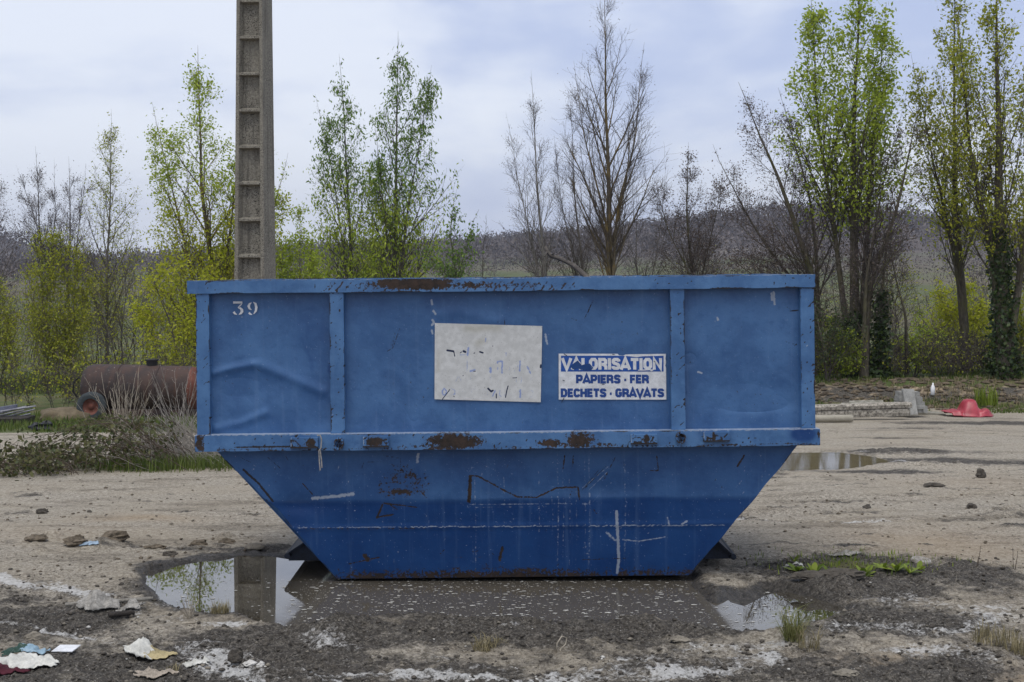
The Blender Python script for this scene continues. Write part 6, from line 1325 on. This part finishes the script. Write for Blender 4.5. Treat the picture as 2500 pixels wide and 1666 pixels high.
# ---- litter and stones in the foreground
M_EARTH = plain('crumbly earth', (0.22, 0.18, 0.13), .95, .35, 30, .6); M_MUDC = plain('mud clod', (0.105, 0.092, 0.075), .95, .3, 20, .4); M_PALEC = plain('pale dry clod', (0.27, 0.24, 0.19), .95, .3, 20, .4); M_LIMEC = plain('plaster crumb', (0.60, 0.58, 0.53), .9, .2, 20, .3)
def scatter(name, label, n, seed, mat, rmin, rmax, dens, yr=(5.2, 9.6)):
    rng = np.random.default_rng(seed); D = 1 / rng.uniform(1 / yr[1], 1 / yr[0], n); x = rng.uniform(-.42, .42, n) * D
    z, mud, lime, tan, grs, wet = ground_fields(x, D); s = poly_sd(x, D, PUD1)
    k = (rng.random(n) < dens(mud, lime, tan)) & (s > .03) & ~((np.abs(x) < 1.3) & (D > 8.7) & (D < 10.6)); x, D, z = x[k], D[k], z[k]; n = len(x)
    r = rmin + (rmax - rmin) * rng.random(n) ** 4
    o8 = unit(np.array([(1, 0, 0), (-1, 0, 0), (0, 1, 0), (0, -1, 0), (0, 0, 1), (0, 0, -1), (.7, .7, .5), (-.7, .7, .5), (-.7, -.7, .5), (.7, -.7, .5)]))
    F8 = np.array([(0, 6, 4), (6, 2, 4), (2, 7, 4), (7, 1, 4), (1, 8, 4), (8, 3, 4), (3, 9, 4), (9, 0, 4), (0, 2, 6), (2, 1, 7), (1, 3, 8), (3, 0, 9), (2, 0, 5), (1, 2, 5), (3, 1, 5), (0, 3, 5)])
    a = rng.random(n) * 6.28; V = o8[None] * (r[:, None] * rng.uniform(.65, 1.35, (n, 10)))[..., None] * np.array([1.25, 1.0, .75]); ca, sa = np.cos(a)[:, None], np.sin(a)[:, None]
    V = np.stack([V[..., 0] * ca - V[..., 1] * sa, V[..., 0] * sa + V[..., 1] * ca, V[..., 2]], -1) + np.stack([x, D, z + r * .25], 1)[:, None]
    T = (np.arange(n)[:, None, None] * 10 + F8[None]).reshape(-1, 3); o = obj(name, mesh_np(name, V.reshape(-1, 3), None, T, False), mat); kind(o, 'stuff'); o['label'] = label; o['category'] = 'gravel'
def bank_debris():
    rng = np.random.default_rng(145); n = 900; x = rng.uniform(4.5, 13.5, n); y = rng.uniform(27.4, 29.6, n); m = MB()
    zz = ground_fields(x, y)[0]
    for i in range(n): m.blob((x[i], y[i], zz[i] + .01), rng.uniform(.02, .07) * np.array([1.3, 1, .7]), i, .5, 1, .6)
    o = m.build('bank_debris', M_BANK); kind(o, 'stuff'); o['label'] = 'brown clods and roots littering the face of the earth bank'; o['category'] = 'debris'
M_BANK = plain('bank soil', (0.16, 0.125, 0.085), .95, .4, 5, .4)
bank_debris()
scatter('mud_crumbs', 'dark crumbs of mud over the wet ground', 14000, 141, M_MUDC, .003, .016, lambda m, l, t: m)
scatter('lime_crumbs', 'white crumbs of plaster over the wet ground', 2600, 142, M_LIMEC, .003, .014, lambda m, l, t: .12 * m + l)
scatter('gravel', 'pale pebbles and clods on the dry yard', 7000, 143, M_PALEC, .003, .015, lambda m, l, t: .5 - .3 * m, (6, 16))
scatter('dark_crumbs', 'dark crumbs of soil on the dry yard', 5000, 144, M_EARTH, .003, .016, lambda m, l, t: .4 + .3 * m, (9, 22))
for i, (dx, dy, r, m, lab, cat) in enumerate([(585, 1266, (.075, .05, .035), M_PALEC, 'smooth oval stone by the left lifting bracket', 'stone'), (98, 1182, (.05, .035, .03), M_MUDC, 'dark clod alone on the pale ground at far left', 'clod'), (205, 1180, (.022, .02, .015), M_MUDC, 'small dark clod right of the bigger one on the pale ground', 'clod'),
        (2255, 1098, (.06, .05, .07), M_MUDC, 'upright dark stone on the pale yard at right', 'stone'), (2143, 1121, (.10, .05, .03), M_MUDC, 'flat dark clod on the pale yard left of the upright stone', 'clod'), (2232, 1173, (.045, .04, .035), M_MUDC, 'round dark stone above the rut at right', 'stone'), (1993, 1168, (.04, .035, .03), M_MUDC, 'small dark stone on the pale ground above the rut', 'stone'),
        (540, 1532, (.035, .03, .045), M_MUDC, 'dark pointed stone on the white plaster streak', 'stone'), (392, 1278, (.05, .03, .025), M_MUDC, 'black clod at the far shore of the left puddle', 'clod'), (80, 1470, (.055, .04, .03), M_PALEC, 'pale stone on dark mud at far left', 'stone'), (575, 1537, (.03, .03, .02), M_LIMEC, 'white plaster lump right of the pointed stone', 'plaster'), (600, 1540, (.025, .02, .02), M_LIMEC, 'small white plaster lump on the streak', 'plaster'),
        (85, 1250, (.07, .05, .04), M_EARTH, 'brown earth lump nearest the far left edge', 'clod'), (262, 1252, (.10, .07, .06), M_EARTH, 'largest brown earth lump in the row of ploughed lumps', 'clod'), (175, 1266, (.09, .06, .05), M_EARTH, 'broad brown earth lump left of the largest lump', 'clod'), (458, 1256, (.06, .04, .03), M_EARTH, 'small beige earth lump in the row of lumps', 'clod'), (520, 1250, (.06, .035, .03), M_EARTH, 'beige earth lump near the left bracket', 'clod'), (360, 1264, (.08, .04, .025), M_EARTH, 'low brown lump between the largest lump and the puddle', 'clod'),
        (1800, 1398, (.03, .02, .02), M_MUDC, 'dark lump in front of the right puddle shore', 'clod'), (1930, 1345, (.16, .07, .045), M_MUDC, 'black ridge of mud between weeds and right puddle', 'mud'), (1862, 1346, (.10, .05, .035), M_MUDC, 'black mud lump left of the mud ridge', 'mud'), (1560, 1480, (.05, .03, .02), M_PALEC, 'pale flat stone in the middle foreground mud', 'stone'), (1945, 1565, (.06, .04, .02), M_PALEC, 'flat pinkish stone at the lower right edge', 'stone')]):
    lumpy('stone' if cat == 'stone' else 'clod' if cat == 'clod' else 'plaster_lump' if cat == 'plaster' else 'mud_lump', lab, cat, dx, dy, r, m, 150 + i, .45 if dx != 585 else .1, 3, .4, .25, smooth=(dx == 585))
def stick(name, label, a, b, r, mat, cat='stick', lift=0.0, bow=0.0):
    A = np.array(gw(*a)); B = np.array(gw(*b)); A[2] = gz(A[0], A[1]) + r * .8 + lift; B[2] = gz(B[0], B[1]) + r * .8 + lift; Mx = (A + B) / 2 + np.array([0, 0, bow])
    m = MB(); m.tube([A - A, (A + Mx) / 2 - A, Mx - A, (B + Mx) / 2 - A, B - A], [r, r * 1.05, r * .95, r, r * .9], 8); return tag(m.build(name, mat, None, tuple(A), smooth=True), label, cat)
stick('wooden_stick', 'long pale stick lying behind the plaster lumps at left', (150, 1393), (352, 1386), .012, plain('pale stick', (0.30, 0.28, 0.24), .85, .3, 12, .2), lift=.012)
stick('dark_plank', 'short dark rotten stick in front of the plaster lumps', (250, 1422), (308, 1414), .017, M_WOODD, lift=.01)
stick('twig', 'small pale twig in the plaster near the dry weed', (418, 1440), (448, 1438), .006, M_STEM)
M_SACK = plain('cement-soaked rag', (0.40, 0.38, 0.34), .95, .35, 25, .4); M_BAG = plain('white plastic film', (0.62, 0.61, 0.55), .45, .2, 12, .1); M_YEL = plain('yellowed film', (0.46, 0.38, 0.20), .6, .3, 10, .1)
def crumple(name, label, cat, dx, dy, pts, hgt, seed, mats, nx=34, ny=18, amp=.5, rot=0.0, group=None):
    """sheet of film or cloth: outline given as half widths along its length, folded up and down on the ground"""
    x, y, _ = gw(dx, dy); rng = np.random.default_rng(seed); L = sum(abs(p) for p in pts[:1]); s = np.linspace(0, 1, nx); w = np.interp(s, np.linspace(0, 1, len(pts[1])), pts[1]); t = np.linspace(-1, 1, ny)
    S, T = np.meshgrid(s, t); ww = np.interp(S, s, w); X = (S - .5) * pts[0] + .02 * fbm(S * 5, T * 3, seed, 2); Y = T * ww * (1 + .35 * vn(S * 5, T * 1.2, seed + 1))
    h = np.interp(S, np.linspace(0, 1, len(hgt)), hgt) * (1 - .75 * np.abs(T) ** 1.5) * (1 + amp * fbm(S * 7, T * 2.5, seed + 2, 3)) + .010 * np.abs(fbm(S * 16, T * 8, seed + 3, 2))
    c, sn = cos(rot), sin(rot); Xr = X * c - Y * sn; Yr = X * sn + Y * c; Z = ground_fields((Xr + x).ravel(), (Yr + y).ravel())[0].reshape(X.shape) + h + .006; z0 = gz(x, y)
    V = np.stack([Xr, Yr, Z - z0], -1).reshape(-1, 3); i = np.arange(ny - 1)[:, None] * nx + np.arange(nx - 1)[None]; Q = np.stack([i, i + 1, i + nx + 1, i + nx], -1).reshape(-1, 4)
    me = mesh_np(name, V, Q, None, True); o = obj(name, me, mats[0], None, (x, y, z0)); tag(o, label, cat, group)
    md = o.modifiers.new('thickness', 'SOLIDIFY'); md.thickness = .003
    if len(mats) > 1:
        me.materials.append(mats[1]); cx = np.repeat(np.tile((s[:-1] + s[1:]) / 2, 1)[None], ny - 1, 0).ravel(); me.polygons.foreach_set('material_index', ((cx + .1 * vn(np.arange(len(cx)) * .37, 0 * cx, seed)) > .52).astype(np.int32))
    return o
crumple('plastic_bag', 'crumpled white and yellowed plastic film on the mud at lower left', 'litter', 345, 1512, (.27, [.03, .06, .07, .05, .05, .03, .01]), [.03, .035, .085, .05, .025, .012, .005], 161, [M_BAG, M_YEL])
crumple('torn_sack', 'crumpled white sack at the lower left edge', 'litter', 60, 1532, (.30, [.02, .07, .09, .08, .06, .03]), [.02, .03, .05, .05, .04, .01], 162, [M_BAG])
crumple('blue_wrapper', 'blue and green plastic wrapper behind the white sack', 'litter', 55, 1508, (.22, [.02, .05, .05, .04]), [.02, .05, .05, .02], 163, [plain('green film', (0.03, 0.07, 0.05), .35, .2, 9, .05), plain('pale blue film', (0.26, 0.38, 0.46), .35, .2, 9, .05)])
crumple('dark_rag', 'dark red rag under the white sack at the lower left corner', 'litter', -5, 1548, (.30, [.04, .06, .05, .02]), [.02, .04, .02, .01], 164, [plain('dark red cloth', (0.08, 0.015, 0.025), .9, .3, 9, .1)])
crumple('cement_rag', 'stiff grey cement soaked rag folded over the pale stick', 'rag', 228, 1398, (.24, [.05, .09, .10, .08, .05]), [.02, .035, .055, .045, .01], 165, [M_SACK], amp=.8)
crumple('cement_rag', 'small grey folded scrap right of the larger soaked rag', 'rag', 298, 1402, (.14, [.03, .05, .04]), [.01, .035, .02], 166, [M_SACK], amp=.7)
crumple('paper_scrap', 'torn white paper scrap right of the yellowed film', 'litter', 455, 1535, (.11, [.02, .04, .03]), [.01, .012, .01], 167, [M_BAG])
crumple('paper_scrap', 'pinkish torn paper scrap near the thin yellow grass sprig', 'litter', 360, 1556, (.20, [.02, .035, .03, .015]), [.008, .012, .012, .006], 168, [plain('pinkish paper', (0.42, 0.36, 0.29), .9, .3, 20, .1)])
crumple('paper_scrap', 'white torn scrap on the pale ground right of the skip', 'litter', 1823, 1312 - 4, (.12, [.01, .02, .015]), [.01, .012, .01], 169, [M_BAG])
crumple('red_rag', 'small wet red rag in the mud in front of the weeds', 'rag', 1925, 1330, (.13, [.01, .022, .02, .008]), [.01, .018, .015, .005], 170, [plain('red cloth', (0.32, 0.025, 0.035), .7, .3, 12, .1)])
crumple('light_wrapper', 'pale blue wrapper among the ploughed lumps', 'litter', 204, 1268, (.13, [.012, .02, .015]), [.008, .012, .01], 171, [plain('light blue paper', (0.34, 0.45, 0.56), .6, .2, 12, .05)])
crumple('leaf_litter', 'pale flat plastic strip behind the weeds', 'litter', 1940, 1284, (.22, [.01, .03, .03, .02]), [.01, .015, .02, .01], 172, [M_SACK])
x, y, _ = gw(152, 1500); z = gz(x, y)
mb = MB().box(-.06, .06, -.045, .045, 0, .004); o = mb.build('paper_card', M_WHITE, None, (x, y, z + .022), (radians(7), radians(-3), radians(-12))); tag(o, 'flat white card lying on the mud between sack and film', 'card')
x, y, _ = gw(2116, 1296); z = gz(x, y); lid = thing('metal_lid', 'round ribbed metal lid lying beside the weed patch', 'tin lid', (x, y, z + .012), (radians(6), radians(4), 0))  # loose metal lid with a raised rim
M_LID = plain('dull tin', (0.36, 0.34, 0.30), .55, .35, 20, .2, dark=(0.12, .10, .08))
b = MB(); b.lathe([(0, .001), (.004, .03), (.004, .055), (.010, .058), (.010, .066), (-.006, .068)], 28, 'z'); b.build('disc', M_LID, lid, smooth=True); b = MB(); b.lathe([(.0045, .036), (.008, .040), (.0045, .044)], 28, 'z'); b.build('ring', M_LID, lid, smooth=True)
# looping dead stem
x, y, _ = gw(1278, 1500); z = gz(x, y); m = MB(); m.tube([(0, 0, -.01), (.005, 0, .05), (.03, .01, .085), (.055, .01, .075), (.05, 0, .045), (.02, -.01, .02), (.03, -.02, 0)], .0035, 6); tag(m.build('looped_stem', M_STEM, None, (x, y, z), smooth=True), 'dry stem bent into a loop on the middle foreground mud', 'stem')

# ================================================================ haze
def haze():
    m = bpy.data.materials.new('thin valley haze'); m.use_nodes = True; nt = m.node_tree; nt.nodes.clear(); out = nt.nodes.new('ShaderNodeOutputMaterial')
    v = N(nt, 'VolumePrincipled', None, 0, Color=(0.80, 0.86, 1.0, 1), Density=0.00030, Anisotropy=0.2); nt.links.new(v, out.inputs[1])
    o = MB().box(-3000, 3000, -1300, 2950, -60, 140).build('haze', m); kind(o, 'stuff'); o['label'] = 'thin bluish haze filling the valley'; o['category'] = 'haze'
if HAZE: haze()
